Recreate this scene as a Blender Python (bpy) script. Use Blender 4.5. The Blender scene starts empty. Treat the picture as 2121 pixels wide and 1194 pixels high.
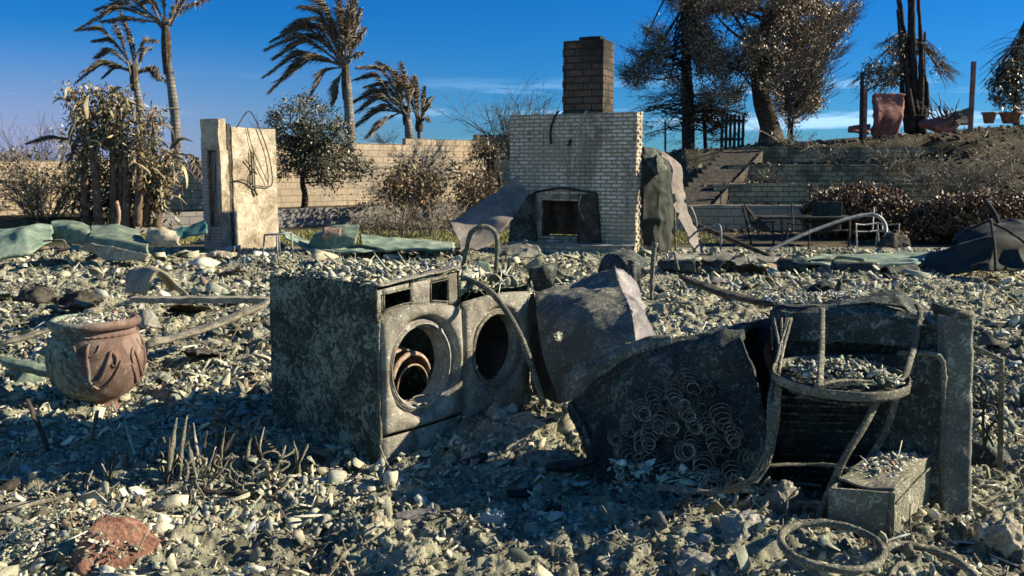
import bpy, math, random
import numpy as np
from mathutils import Vector, Matrix
R = math.radians
C = bpy.context.scene.collection
S = bpy.context.scene
rng = np.random.default_rng(7)
# ---------------------------------------------------------------- camera
PITCH = R(7.04); CAMZ = 1.6; F = 2000.0
cd = bpy.data.cameras.new('camera'); cam = bpy.data.objects.new('camera', cd); C.objects.link(cam)
cam.location = (0, 0, CAMZ); cam.rotation_euler = (R(90) - PITCH, 0, 0)
cd.sensor_width = 36; cd.lens = 36 * F / 2121; cd.clip_end = 3000; cd.clip_start = .05
cd.dof.use_dof = True; cd.dof.focus_distance = 5.0; cd.dof.aperture_fstop = 7
S.camera = cam
S.view_settings.view_transform = 'Standard'; S.view_settings.look = 'None'
S.view_settings.exposure = 1.15; S.view_settings.gamma = 1.0
# ---------------------------------------------------------------- sun and sky
SUN_AZ = R(7)      # direction to the sun, measured from +X towards +Y
SUN_EL = R(26)
SUN_STRENGTH = 5.0
SKY_STRENGTH = .098
sd = bpy.data.lights.new('sun', 'SUN'); sun = bpy.data.objects.new('sun', sd); C.objects.link(sun)
sd.energy = SUN_STRENGTH; sd.angle = R(.5); sd.color = (1, .87, .66)
tos = Vector((math.cos(SUN_AZ) * math.cos(SUN_EL), math.sin(SUN_AZ) * math.cos(SUN_EL), math.sin(SUN_EL)))
sun.rotation_euler = tos.to_track_quat('Z', 'Y').to_euler()
W = bpy.data.worlds.new('World'); S.world = W; W.use_nodes = True
nt = W.node_tree; nt.nodes.clear()
def nd(nt, typ, ins=None, **at):
    n = nt.nodes.new(typ)
    for k, v in at.items(): setattr(n, k, v)
    for k, v in (ins or {}).items():
        s = n.inputs[k]
        if isinstance(v, bpy.types.NodeSocket): nt.links.new(v, s)
        else:
            if hasattr(s.default_value, '__len__') and isinstance(v, (tuple, list)) and len(v) == 3 and len(s.default_value) == 4: v = (*v, 1)
            s.default_value = v
    return n
def mth(nt, op, a, b=None, c=None, clamp=False):
    n = nt.nodes.new('ShaderNodeMath'); n.operation = op; n.use_clamp = clamp
    for i, v in enumerate((a, b, c)):
        if v is None: continue
        if isinstance(v, bpy.types.NodeSocket): nt.links.new(v, n.inputs[i])
        else: n.inputs[i].default_value = v
    return n.outputs[0]
def mixc(nt, f, a, b, blend='MIX'):
    n = nt.nodes.new('ShaderNodeMix'); n.data_type = 'RGBA'; n.blend_type = blend
    for i, v in ((0, f), (6, a), (7, b)):
        if isinstance(v, bpy.types.NodeSocket): nt.links.new(v, n.inputs[i])
        else: n.inputs[i].default_value = v if i == 0 else (*v, 1)
    return n.outputs[2]
def smooth(nt, v, lo, hi):
    n = nd(nt, 'ShaderNodeMapRange', {'Value': v, 'From Min': lo, 'From Max': hi}, interpolation_type='SMOOTHSTEP'); return n.outputs[0]
sky = nd(nt, 'ShaderNodeTexSky', sky_type='NISHITA', sun_disc=False, sun_elevation=SUN_EL, sun_rotation=math.pi / 2 - SUN_AZ, altitude=300, air_density=1.0, dust_density=.15, ozone_density=4.5)
tc = nd(nt, 'ShaderNodeTexCoord'); sep = nd(nt, 'ShaderNodeSeparateXYZ', {0: tc.outputs['Generated']})
x_, y_, z_ = sep.outputs
hs = nd(nt, 'ShaderNodeHueSaturation', {'Hue': .5, 'Saturation': 1.2, 'Value': .72, 'Color': sky.outputs[0]})
col = mixc(nt, 1.0, hs.outputs[0], mixc(nt, smooth(nt, y_, .1, -.5), mixc(nt, smooth(nt, z_, 0, .22), (.16, .42, .72), (.05, .41, .73)), (.95, 1.02, .98)), 'MULTIPLY')   # deepest blue ahead, made paler and brighter behind the camera as fill light
ysafe = mth(nt, 'MAXIMUM', y_, .05); q = mth(nt, 'DIVIDE', x_, ysafe)
# thin low streaks of cloud
cv = nd(nt, 'ShaderNodeCombineXYZ', {0: mth(nt, 'MULTIPLY', q, 5.0), 1: mth(nt, 'MULTIPLY', z_, 55.0), 2: 3.3})
cn = nd(nt, 'ShaderNodeTexNoise', {'Vector': cv.outputs[0], 'Scale': 1.0, 'Detail': 7.0, 'Roughness': .55, 'Distortion': .3})
band = mth(nt, 'MULTIPLY', smooth(nt, z_, .018, .045), smooth(nt, z_, .10, .06))
cf = mth(nt, 'MULTIPLY', smooth(nt, cn.outputs[0], .50, .66), band)
rightw = mth(nt, 'ADD', .35, mth(nt, 'MULTIPLY', smooth(nt, q, -.15, .2), .55))
cf = mth(nt, 'MULTIPLY', cf, rightw)
col = mixc(nt, cf, col, (2.6, 4.2, 6.0))
# old brown-violet smoke low in the west
sm = mth(nt, 'MULTIPLY', smooth(nt, q, .05, -.55), smooth(nt, z_, .14, .0))
sn = nd(nt, 'ShaderNodeTexNoise', {'Vector': cv.outputs[0], 'Scale': .45, 'Detail': 3.0})
sm = mth(nt, 'MULTIPLY', sm, mth(nt, 'ADD', .7, mth(nt, 'MULTIPLY', sn.outputs[0], .6)), clamp=True)
col = mixc(nt, sm, col, (1.55, 1.75, 2.9))
bg = nd(nt, 'ShaderNodeBackground', {'Color': col, 'Strength': SKY_STRENGTH})
out = nd(nt, 'ShaderNodeOutputWorld', {0: bg.outputs[0]})
S.cycles.max_bounces = 4; S.cycles.diffuse_bounces = 2; S.cycles.glossy_bounces = 2

# ---------------------------------------------------------------- noise (numpy)
def _h(i, j, k, s):
    n = (i * 374761393 + j * 668265263 + k * 2147483647 + s * 974634777) & 0xffffffff
    n = ((n ^ (n >> 13)) * 1274126177) & 0xffffffff
    n = ((n ^ (n >> 15)) * 2246822519) & 0xffffffff
    return ((n ^ (n >> 16)) & 0xffffff) / float(0xffffff) * 2 - 1
def vn(p, s=0):
    p = np.asarray(p, float); i = np.floor(p).astype(np.int64); f = p - i; f = f * f * (3 - 2 * f)
    x, y, z = i[..., 0], i[..., 1], i[..., 2]; r = 0
    for a in (0, 1):
        for b in (0, 1):
            for c in (0, 1):
                w = (f[..., 0] if a else 1 - f[..., 0]) * (f[..., 1] if b else 1 - f[..., 1]) * (f[..., 2] if c else 1 - f[..., 2])
                r = r + w * _h(x + a, y + b, z + c, s)
    return r
def fbm(p, oct=3, s=0):
    r = 0; a = 1.0; p = np.asarray(p, float)
    for o in range(oct): r = r + a * vn(p * (2.03 ** o) + o * 17.3, s + o); a *= .5
    return r
def vn3(p, s=0): return np.stack([vn(p, s), vn(p, s + 11), vn(p, s + 23)], -1)
def sst(v, a, b):
    t = np.clip((v - a) / (b - a), 0, 1); return t * t * (3 - 2 * t)
def cells(x, y, sc, s=0):
    """height of tilted broken plates lying side by side"""
    X = x * sc + .35 * vn(np.stack([x * sc, y * sc, 0 * x], -1) * 1.3, s + 40); Y = y * sc; ix = np.floor(X).astype(np.int64); iy = np.floor(Y).astype(np.int64); best = np.full(X.shape, 9.); h = np.zeros(X.shape)
    for a in (-1, 0, 1):
        for b in (-1, 0, 1):
            cx, cy = ix + a, iy + b; px = cx + .5 + .5 * _h(cx, cy, 0, s); py = cy + .5 + .5 * _h(cx, cy, 1, s); dx, dy = X - px, Y - py; d = dx * dx + dy * dy * 1.3
            hh = _h(cx, cy, 2, s) + .9 * dx * _h(cx, cy, 3, s) + .9 * dy * _h(cx, cy, 4, s); k = d < best; best = np.where(k, d, best); h = np.where(k, hh, h)
    return h
# ---------------------------------------------------------------- pixels to places
CP, SP = math.cos(PITCH), math.sin(PITCH)
def ray(px, py):
    vx = (px - 1060.5) / F; vy = (597 - py) / F
    return np.array((vx, CP + vy * SP, -SP + vy * CP))
def at(px, py, Y):
    d = ray(px, py); return np.array((0, 0, CAMZ)) + d * (Y / d[1])
MOUNDS = []
def hgt(x, y, fine=True):
    x = np.asarray(x, float); y = np.asarray(y, float)
    z0 = np.zeros_like(x)
    P = np.stack([x, y, z0], -1)
    m = 1 - sst(y, 17.5, 20.0)
    amp = .6 + .4 * vn(P * .35, 5)
    h = m * (.075 * vn(P * .8, 1) + .05 * vn(P * 2.1, 2) * amp)
    if fine: h = h + m * (.026 * cells(x, y, 6.5, 1) * (vn(P * 1.1, 31) > -.5) + .015 * cells(x, y, 16, 2) + .030 * vn(P * 5, 3) + .014 * np.abs(vn(P * 14, 4)) + .008 * vn(P * 30, 6))
    for mx, my, r, a in MOUNDS: h = h + a * np.exp(-((x - mx) ** 2 + (y - my) ** 2) / (r * r))
    # terraced bank on the right of the yard
    w = sst(x, 4.2, 5.6)
    soft = sst(x, 12.6, 14.6)
    st = .55 * (sst(y, 24.95, 25.1) + sst(y, 26.95, 27.1) + sst(y, 28.95, 29.1) + sst(y, 30.95, 31.1))
    sl = 2.2 * sst(y, 24.5, 32)
    bank = (1 - soft) * st + soft * sl + .07 * np.clip(x - 6, 0, 14) * sst(y, 28, 33)
    bank = bank * (1 - sst(y, 60, 120)) + .10 * vn(P * .7, 8) * sst(y, 25, 27)
    h = h + w * bank
    # raised bed along the block wall
    t = (x + 9.5) * .676 - (y - 27) * .737          # distance in front of the wall line
    h = h + (1 - w) * .45 * sst(t, 2.35, 2.25) * sst(y, 20, 21) * (1 - sst(y, 60, 120))
    return h - 6 * sst(y, 60, 200)
def g(px, py, dz=0.0):
    d = ray(px, py); s = .5; lo = None
    ss = np.linspace(1.5, 60, 1200)
    X = d[0] * ss; Yv = d[1] * ss; Z = CAMZ + d[2] * ss
    H = hgt(X, Yv, False); k = np.argmax(Z < H + dz)
    s = ss[k] if Z[k] < H[k] + dz else 30
    return np.array((d[0] * s, d[1] * s, float(hgt(d[0] * s, d[1] * s, False)) + dz))
def H(x, y): return float(hgt(np.array(x), np.array(y), False))
def mound(px, py, r, a):
    p = g(px, py); MOUNDS.append((p[0], p[1], r, a))
mound(205, 850, .38, -.12); MOUNDS.append((1.2, 3.45, .40, .07)); mound(1070, 930, .55, .13); mound(1430, 650, 1.1, .18); mound(540, 560, 2.0, .12); mound(1500, 1150, .5, .08)
mound(600, 700, .6, .10); mound(120, 1150, .5, .10); mound(420, 960, .5, .06); mound(1850, 590, 1.6, .12); mound(80, 900, .6, .05)

# ---------------------------------------------------------------- mesh building
class MB:
    def __init__(s): s.V = []; s.F = []; s.n = 0
    def add(s, V, F):
        V = np.asarray(V, float).reshape(-1, 3); F = np.asarray(F, np.int64)
        if len(F) == 0: return s
        s.V.append(V); s.F.append(F + s.n); s.n += len(V); return s
    def tube(s, pts, r, n=7, cap=True, closed=False, rough=0, flat=1.0):
        p = np.asarray(pts, float); m = len(p)
        r = np.broadcast_to(np.asarray(r, float), (m,)) if np.ndim(r) < 1 or len(np.atleast_1d(r)) == m else np.interp(np.linspace(0, 1, m), np.linspace(0, 1, len(r)), r)
        if closed: t = np.roll(p, -1, 0) - np.roll(p, 1, 0)
        else: t = np.gradient(p, axis=0)
        t = t / (np.linalg.norm(t, axis=1, keepdims=True) + 1e-9)
        u = np.zeros_like(p); ref = np.array((0, 0, 1.)) if abs(t[0][2]) < .9 else np.array((1., 0, 0))
        a = np.cross(t[0], ref); a /= np.linalg.norm(a) + 1e-9
        for i in range(m):
            a = a - t[i] * np.dot(a, t[i]); a /= np.linalg.norm(a) + 1e-9; u[i] = a
        v = np.cross(t, u)
        an = np.linspace(0, 2 * math.pi, n, endpoint=False)
        V = p[:, None] + (u[:, None] * np.cos(an)[None, :, None] + flat * v[:, None] * np.sin(an)[None, :, None]) * r[:, None, None]
        V = V.reshape(-1, 3)
        if rough: V = V + vn3(V * (1.0 / max(r.max(), .004)) * .9, 3) * rough
        i = np.arange(m if closed else m - 1)[:, None]; j = np.arange(n)[None, :]
        i2 = (i + 1) % m; j2 = (j + 1) % n
        Fq = np.stack([i * n + j, i * n + j2, i2 * n + j2, i2 * n + j], -1).reshape(-1, 4)
        s.add(V, Fq)
        if cap and not closed and n > 2:
            b = s.n - m * n
            s.F.append(np.array([[b + k for k in range(n)][::-1]])); s.F.append(np.array([[b + (m - 1) * n + k for k in range(n)]]))
        return s
    def sheet(s, ctrl, n=16, m=16, th=.004, amp=0, sc=3, seed=0, edge=0, lin=False, crease=0):
        c = np.asarray(ctrl, float)
        def up(c, k):
            R_ = c.shape[0]; t = np.linspace(0, R_ - 1, k); i = np.clip(np.floor(t).astype(int), 0, R_ - 2); f = (t - i)[:, None, None]
            if R_ == 2 or lin: return c[i] * (1 - f) + c[i + 1] * f
            p0 = c[np.clip(i - 1, 0, R_ - 1)]; p1 = c[i]; p2 = c[i + 1]; p3 = c[np.clip(i + 2, 0, R_ - 1)]
            return .5 * (2 * p1 + (p2 - p0) * f + (2 * p0 - 5 * p1 + 4 * p2 - p3) * f ** 2 + (3 * p1 - p0 - 3 * p2 + p3) * f ** 3)
        G = up(c, n); G = up(G.transpose(1, 0, 2), m).transpose(1, 0, 2)
        if edge:
            for sl, nb in ((0, 1), (-1, -2)):
                e = vn(G[sl] * 9 + seed, 2)[:, None] * edge; d = G[sl] - G[nb]; d = d / (np.linalg.norm(d, axis=1, keepdims=True) + 1e-9); G[sl] = G[sl] + d * e
                e = vn(G[:, sl] * 9 + seed, 4)[:, None] * edge; d = G[:, sl] - G[:, nb]; d = d / (np.linalg.norm(d, axis=1, keepdims=True) + 1e-9); G[:, sl] = G[:, sl] + d * e
        N = np.cross(np.gradient(G, axis=0), np.gradient(G, axis=1)); N /= np.linalg.norm(N, axis=-1, keepdims=True) + 1e-9
        if amp: G = G + N * (fbm(G * sc + seed * 3.1, 3, seed) * amp)[..., None]
        if crease: G = G + N * ((np.abs(vn(G * sc * .8 + seed, 61)) + .5 * np.abs(vn(G * sc * 1.9 + seed, 62)) - .4) * crease)[..., None]
        B = G - N * th
        V = np.concatenate([G.reshape(-1, 3), B.reshape(-1, 3)])
        i = np.arange(n - 1)[:, None]; j = np.arange(m - 1)[None, :]
        Fq = np.stack([i * m + j, i * m + j + 1, (i + 1) * m + j + 1, (i + 1) * m + j], -1).reshape(-1, 4)
        o = n * m
        ring = [k for k in range(m)] + [k * m + m - 1 for k in range(1, n)] + [(n - 1) * m + k for k in range(m - 2, -1, -1)] + [k * m for k in range(n - 2, 0, -1)]
        ring = np.array(ring); r2 = np.roll(ring, -1)
        s.add(V, np.concatenate([Fq, Fq[:, ::-1] + o, np.stack([ring, ring + o, r2 + o, r2], -1)])); return s
    def box(s, o, a, b, c, n=(1, 1, 1), amp=0, sc=6, seed=0):
        """box with corner o and edge vectors a, b, c, cut n times along each, its surface roughened by amp"""
        o, a, b, c = (np.asarray(v, float) for v in (o, a, b, c))
        def face(p, e, f, ne, nf):
            u, v = np.meshgrid(np.linspace(0, 1, ne + 1), np.linspace(0, 1, nf + 1), indexing='ij')
            V = p + u[..., None] * e + v[..., None] * f; V = V.reshape(-1, 3)
            if amp: V = V + vn3(V * sc + seed, seed) * amp + vn3(V * sc * 3 + seed, seed + 1) * amp * .4
            i = np.arange(ne)[:, None]; j = np.arange(nf)[None, :]; w = nf + 1
            s.add(V, np.stack([i * w + j, (i + 1) * w + j, (i + 1) * w + j + 1, i * w + j + 1], -1).reshape(-1, 4))
        na, nb, nc = n
        face(o, b, a, nb, na); face(o + c, a, b, na, nb); face(o, a, c, na, nc); face(o + b, c, a, nc, na); face(o, c, b, nc, nb); face(o + a, b, c, nb, nc)
        return s
    def rock(s, c, r, sc=(1, 1, 1), seed=0, sub=3, rough=.3, rot=None, flatten=None):
        V, Fc = ICO[sub]; V = V.copy()
        V = V * (1 + rough * fbm(V * 1.3 + seed * 5.7, 3, seed)[:, None])
        rr = np.random.default_rng(seed)
        for _ in range(7):
            nrm = rr.normal(size=3); nrm /= np.linalg.norm(nrm); d = V @ nrm; k = rr.uniform(.55, .8); V = V - np.maximum(d - k, 0)[:, None] * nrm * .9
        V = V * np.array(sc) * r
        if rot is not None: V = V @ np.array(Matrix.Rotation(rot[2], 3, 'Z') @ Matrix.Rotation(rot[1], 3, 'Y') @ Matrix.Rotation(rot[0], 3, 'X')).T
        s.add(V + np.asarray(c), Fc); return s
    def lathe(s, prof, c, n=48, amp=0, sc=8):
        p = np.array(prof); m = len(p); an = np.linspace(0, 2 * math.pi, n, endpoint=False)
        V = np.stack([p[:, 0][:, None] * np.cos(an), p[:, 0][:, None] * np.sin(an), np.repeat(p[:, 1][:, None], n, 1)], -1).reshape(-1, 3) + np.asarray(c)
        if amp: V = V + vn3(V * sc, 5) * amp
        i = np.arange(m - 1)[:, None]; j = np.arange(n)[None, :]
        s.add(V, np.stack([i * n + j, i * n + (j + 1) % n, (i + 1) * n + (j + 1) % n, (i + 1) * n + j], -1).reshape(-1, 4)); return s
    def mesh(s, name, off=(0, 0, 0), sm=True):
        me = bpy.data.meshes.new(name); V = np.concatenate(s.V) - np.asarray(off)
        me.vertices.add(len(V)); me.vertices.foreach_set('co', V.astype(np.float32).ravel())
        L = np.concatenate([f.ravel() for f in s.F]); cnt = np.concatenate([np.full(len(f), f.shape[1]) for f in s.F])
        me.loops.add(len(L)); me.loops.foreach_set('vertex_index', L.astype(np.int32))
        me.polygons.add(len(cnt)); me.polygons.foreach_set('loop_start', np.concatenate([[0], np.cumsum(cnt)[:-1]]).astype(np.int32))
        me.update(calc_edges=True); me.validate()
        if sm: me.polygons.foreach_set('use_smooth', np.ones(len(me.polygons), bool))
        return me
def _ico():
    import bmesh
    r = {}
    for k in (1, 2, 3, 4, 5):
        b = bmesh.new(); bmesh.ops.create_icosphere(b, subdivisions=k, radius=1); b.verts.ensure_lookup_table()
        r[k] = (np.array([v.co[:] for v in b.verts]), np.array([[v.index for v in f.verts] for f in b.faces])); b.free()
    return r
ICO = _ico()
def tag(o, label=None, cat=None, group=None, kind=None):
    if label: o['label'] = label
    if cat: o['category'] = cat
    if group: o['group'] = group
    if kind or cat: o['kind'] = kind or 'thing'
    return o
def root(name, label, cat, loc=(0, 0, 0), rz=0, group=None):
    o = bpy.data.objects.new(name, None); C.objects.link(o); o.location = [float(v) for v in loc]; o.rotation_euler = (0, 0, rz); o.empty_display_size = .1
    return tag(o, label, cat, group)
FZ = {}
def fuzz(mb, mat):
    """stand brittle ash fibres and flakes up on the crusted metal near the camera; returns how many faces they add"""
    if mat.name not in FZ: return 0
    V = np.concatenate(mb.V); T_ = []
    for f in mb.F:
        T_.append(f[:, :3]); 
        if f.shape[1] == 4: T_.append(f[:, [0, 2, 3]])
    T_ = np.concatenate(T_); a, b, c = V[T_[:, 0]], V[T_[:, 1]], V[T_[:, 2]]; n = np.cross(b - a, c - a); ar = np.linalg.norm(n, axis=1); ok = (a[:, 1] < 8) & (ar > 1e-9)
    if not ok.any(): return 0
    a, b, c, n, ar = a[ok], b[ok], c[ok], n[ok], ar[ok]; A_ = ar.sum() / 2; N = int(min(9000, A_ * FZ[mat.name] * 3200))
    if N < 8: return 0
    r = np.random.default_rng(N); k = r.choice(len(a), N, p=ar / ar.sum()); u, v = r.random((2, N, 1)); fl = u + v > 1; u = np.where(fl, 1 - u, u); v = np.where(fl, 1 - v, v)
    p = a[k] * (1 - u - v) + b[k] * u + c[k] * v; nn = n[k] / ar[k][:, None]; nn = nn * np.where(r.random((N, 1)) < .5, 1, 1)
    keep = fbm(p * 9, 2, 3) > -.25; p, nn = p[keep], nn[keep]; N = len(p)
    d = nn * r.uniform(.1, .8, (N, 1)) + r.normal(0, .7, (N, 3)) + np.array((0, 0, .15)); d /= np.linalg.norm(d, axis=1, keepdims=True); s_ = np.cross(d, r.normal(0, 1, (N, 3))); s_ /= np.linalg.norm(s_, axis=1, keepdims=True)
    fib = r.random((N, 1)) < .6; L_ = np.where(fib, r.uniform(.006, .018, (N, 1)), r.uniform(.003, .009, (N, 1))); w = np.where(fib, .0011, L_ * .45)
    Q = np.stack([p - s_ * w - nn * .001, p + s_ * w - nn * .001, p + d * L_ + r.normal(0, .001, (N, 3))], 1).reshape(-1, 3); mb.add(Q, np.arange(N * 3).reshape(-1, 3)); return N
def dress(me, n):
    me.materials.append(MT['ash_flecks']); idx = np.zeros(len(me.polygons), np.int32); idx[-n:] = 1; me.polygons.foreach_set('material_index', idx)
def part(name, mb, mat, par, label=None, local=False, sm=True):
    off = (0, 0, 0)
    if par is not None and not local:
        q_ = par
        off = np.zeros(3)
        while q_ is not None: off = off + np.array(q_.location); q_ = q_.parent
    fz = fuzz(mb, mat) if not local else 0
    me = mb.mesh(name, off, sm); me.materials.append(mat)
    if fz: dress(me, fz)
    o = bpy.data.objects.new(name, me); C.objects.link(o); o.parent = par
    return tag(o, label)
def solo(name, mb, mat, label=None, cat=None, group=None, kind=None, sm=True):
    fz = fuzz(mb, mat)
    me = mb.mesh(name, (0, 0, 0), sm); me.materials.append(mat)
    if fz: dress(me, fz)
    # origin at the base of the thing
    n = len(me.vertices); co = np.empty(n * 3, np.float32); me.vertices.foreach_get('co', co); co = co.reshape(-1, 3)
    o = bpy.data.objects.new(name, me); C.objects.link(o)
    if kind != 'structure':
        c = co.mean(0); c[2] = co[:, 2].min(); co -= c; me.vertices.foreach_set('co', co.ravel()); me.update(); o.location = [float(v) for v in c]
    return tag(o, label, cat, group, kind)
def copy_tree(o, parent=None):
    c = o.copy(); C.objects.link(c); c.parent = parent
    for ch in list(o.children): copy_tree(ch, c)
    return c

# ---------------------------------------------------------------- materials
MT = {}
def newmat(name):
    m = bpy.data.materials.new(name); m.use_nodes = True; t = m.node_tree; t.nodes.clear(); return m, t
def fin(m, t, col, rough=.9, bump=None, bs=.5, bd=.01, spec=.2, metal=0):
    p = nd(t, 'ShaderNodeBsdfPrincipled', {'Base Color': col, 'Roughness': rough, 'Specular IOR Level': spec, 'Metallic': metal})
    if bump is not None:
        b = nd(t, 'ShaderNodeBump', {'Height': bump, 'Strength': bs, 'Distance': bd}); t.links.new(b.outputs[0], p.inputs['Normal'])
    nd(t, 'ShaderNodeOutputMaterial', {0: p.outputs[0]}); MT[m.name] = m; return m
def noise(t, v, sc, det=4, ro=.6, dist=0):
    return nd(t, 'ShaderNodeTexNoise', {'Vector': v, 'Scale': sc, 'Detail': det, 'Roughness': ro, 'Distortion': dist}).outputs[0]
def ramp(t, f, stops, const=False):
    n = nd(t, 'ShaderNodeValToRGB', {0: f}); cr = n.color_ramp
    if const: cr.interpolation = 'CONSTANT'
    while len(cr.elements) < len(stops): cr.elements.new(.5)
    for e, (p, c) in zip(cr.elements, stops): e.position = p; e.color = (*c, 1)
    return n.outputs[0]
def crust(name, dark, mid, pale, a=.55, sc=26, fib=.5, bd=.006, rust=None, rough=.85, spec=.25):
    """burnt sheet metal under a crust of ash: dark base, mottled bloom, pale fibres and specks"""
    m, t = newmat(name); v = nd(t, 'ShaderNodeTexCoord').outputs['Object']
    big = noise(t, v, 3.1, 5, .6, .5); med = noise(t, v, sc, 5, .7, 1.5)
    c = mixc(t, smooth(t, big, .38, .62), dark, mid)
    if rust: c = mixc(t, mth(t, 'MULTIPLY', smooth(t, noise(t, v, 4.3, 5, .7, 1), .5, .66), .8), c, rust)
    f = smooth(t, mth(t, 'ADD', med, mth(t, 'MULTIPLY', mth(t, 'SUBTRACT', big, .5), .5)), a, a + .10)
    fb = nd(t, 'ShaderNodeTexVoronoi', {'Vector': mixc(t, .08, v, nd(t, 'ShaderNodeTexNoise', {'Vector': v, 'Scale': 30.0}).outputs[1]), 'Scale': sc * 1.6, 'Randomness': 1.0}, feature='DISTANCE_TO_EDGE')
    ff = mth(t, 'MULTIPLY', smooth(t, fb.outputs[0], .07, .01), mth(t, 'MULTIPLY', smooth(t, noise(t, v, sc * .45, 2), .5, .62), fib))
    f = mth(t, 'MAXIMUM', mth(t, 'MULTIPLY', f, .8), ff)
    c = mixc(t, f, c, pale)
    sp = smooth(t, noise(t, v, sc * 5, 2, .5), .66, .72); c = mixc(t, mth(t, 'MULTIPLY', sp, .7), c, tuple(min(1, k * 1.3) for k in pale))
    hb = mth(t, 'ADD', mth(t, 'MULTIPLY', f, .6), mth(t, 'MULTIPLY', noise(t, v, sc * 3, 4, .7), .9))
    return fin(m, t, c, rough, hb, .9, bd, spec)
def mottled(name, cols, sc=6, det=6, bs=.6, bd=.01, rough=.9, fine=60, spec=.2, lo=.32, hi=.68, dist=.5):
    m, t = newmat(name); v = nd(t, 'ShaderNodeTexCoord').outputs['Object']
    f = noise(t, v, sc, det, .65, dist); k = len(cols); c = ramp(t, f, [(lo + (hi - lo) * i / (k - 1), cc) for i, cc in enumerate(cols)])
    n2 = noise(t, v, fine, 4, .7)
    c = mixc(t, 1.0, c, mixc(t, smooth(t, n2, .3, .7), (.62, .62, .62), (1.25, 1.25, 1.25)), 'MULTIPLY')
    return fin(m, t, c, rough, mth(t, 'ADD', n2, mth(t, 'MULTIPLY', f, .5)), bs, bd, spec)
def island(name, stops, sc=20, bs=.5, bd=.005, rough=.9, spec=.2, var=.5, drift=False):
    """each loose piece takes a shade of its own from the list"""
    m, t = newmat(name); v = nd(t, 'ShaderNodeTexCoord').outputs['Object']; gi = nd(t, 'ShaderNodeNewGeometry').outputs['Random Per Island']
    c = ramp(t, gi, stops, True)
    b = mth(t, 'FRACT', mth(t, 'MULTIPLY', gi, 97.3)); n2 = noise(t, v, sc, 5, .7, .4)
    k = mth(t, 'MULTIPLY', mth(t, 'ADD', 1 - var * .5, mth(t, 'MULTIPLY', b, var)), mth(t, 'ADD', .55, mth(t, 'MULTIPLY', n2, .9)))
    c = mixc(t, 1.0, c, nd(t, 'ShaderNodeCombineColor', {0: k, 1: k, 2: k}).outputs[0], 'MULTIPLY')
    if drift:
        sp = noise(t, v, 75, 4, .75, .8); c = mixc(t, mth(t, 'MULTIPLY', smooth(t, sp, .54, .62), .65), c, (.10, .11, .085)); c = mixc(t, mth(t, 'MULTIPLY', smooth(t, sp, .44, .36), .5), c, (.58, .56, .45))
        dn = noise(t, v, .8, 5, .65, .6); c = mixc(t, mth(t, 'MULTIPLY', smooth(t, dn, .50, .62), .72), c, (.085, .08, .06)); c = mixc(t, mth(t, 'MULTIPLY', smooth(t, dn, .42, .32), .35), c, (.60, .57, .44))
    return fin(m, t, c, rough, n2, bs, bd, spec)
def masonry(name, b1, b2, mor, bw, bh, ms=.008, soot=None, chip=None, bd=.01, chipa=.55, big=None, stain=0):
    m, t = newmat(name); v = nd(t, 'ShaderNodeTexCoord').outputs['Object']; s = nd(t, 'ShaderNodeSeparateXYZ', {0: v})
    w = nd(t, 'ShaderNodeCombineXYZ', {0: mth(t, 'ADD', s.outputs[0], s.outputs[1]), 1: s.outputs[2], 2: 0.0}).outputs[0]
    wd = nd(t, 'ShaderNodeVectorMath', {0: w, 1: nd(t, 'ShaderNodeVectorMath', {0: nd(t, 'ShaderNodeTexNoise', {'Vector': v, 'Scale': 9.0, 'Detail': 3.0}).outputs[1], 'Scale': bh * .16}, operation='SCALE').outputs[0]}).outputs[0]
    br = nd(t, 'ShaderNodeTexBrick', {'Vector': wd, 'Color1': b1, 'Color2': b2, 'Mortar': mor, 'Scale': 1.0, 'Mortar Size': ms, 'Mortar Smooth': .2, 'Bias': 0.0, 'Brick Width': bw, 'Row Height': bh})
    c = br.outputs[0]; n1 = noise(t, v, 11, 6, .7); n0 = noise(t, v, 1.3, 5, .6, .6)
    if chip:
        cf = smooth(t, mth(t, 'ADD', mth(t, 'MULTIPLY', n1, .75), mth(t, 'MULTIPLY', n0, .3)), chipa, chipa + .06); c = mixc(t, mth(t, 'MULTIPLY', cf, .85), c, chip)
    if soot: c = mixc(t, mth(t, 'MULTIPLY', smooth(t, n0, .42, .62), .85), c, soot)
    if stain:
        sv = nd(t, 'ShaderNodeMapping', {'Vector': v, 'Scale': (1.6, 1.6, .45)}).outputs[0]; c = mixc(t, mth(t, 'MULTIPLY', smooth(t, noise(t, sv, 1.7, 7, .72, .8), .50, .60), stain), c, (.07, .062, .05))
    if big: c = mixc(t, mth(t, 'MULTIPLY', smooth(t, noise(t, v, .35, 4, .6), .45, .6), .5), c, big)
    c = mixc(t, 1.0, c, mixc(t, n1, (.75, .75, .75), (1.2, 1.2, 1.2)), 'MULTIPLY')
    hb = mth(t, 'ADD', mth(t, 'MULTIPLY', mth(t, 'SUBTRACT', 1.0, br.outputs[1]), 1.0), mth(t, 'MULTIPLY', n1, .7))
    return fin(m, t, c, .92, hb, .8, bd, .15)

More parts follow.
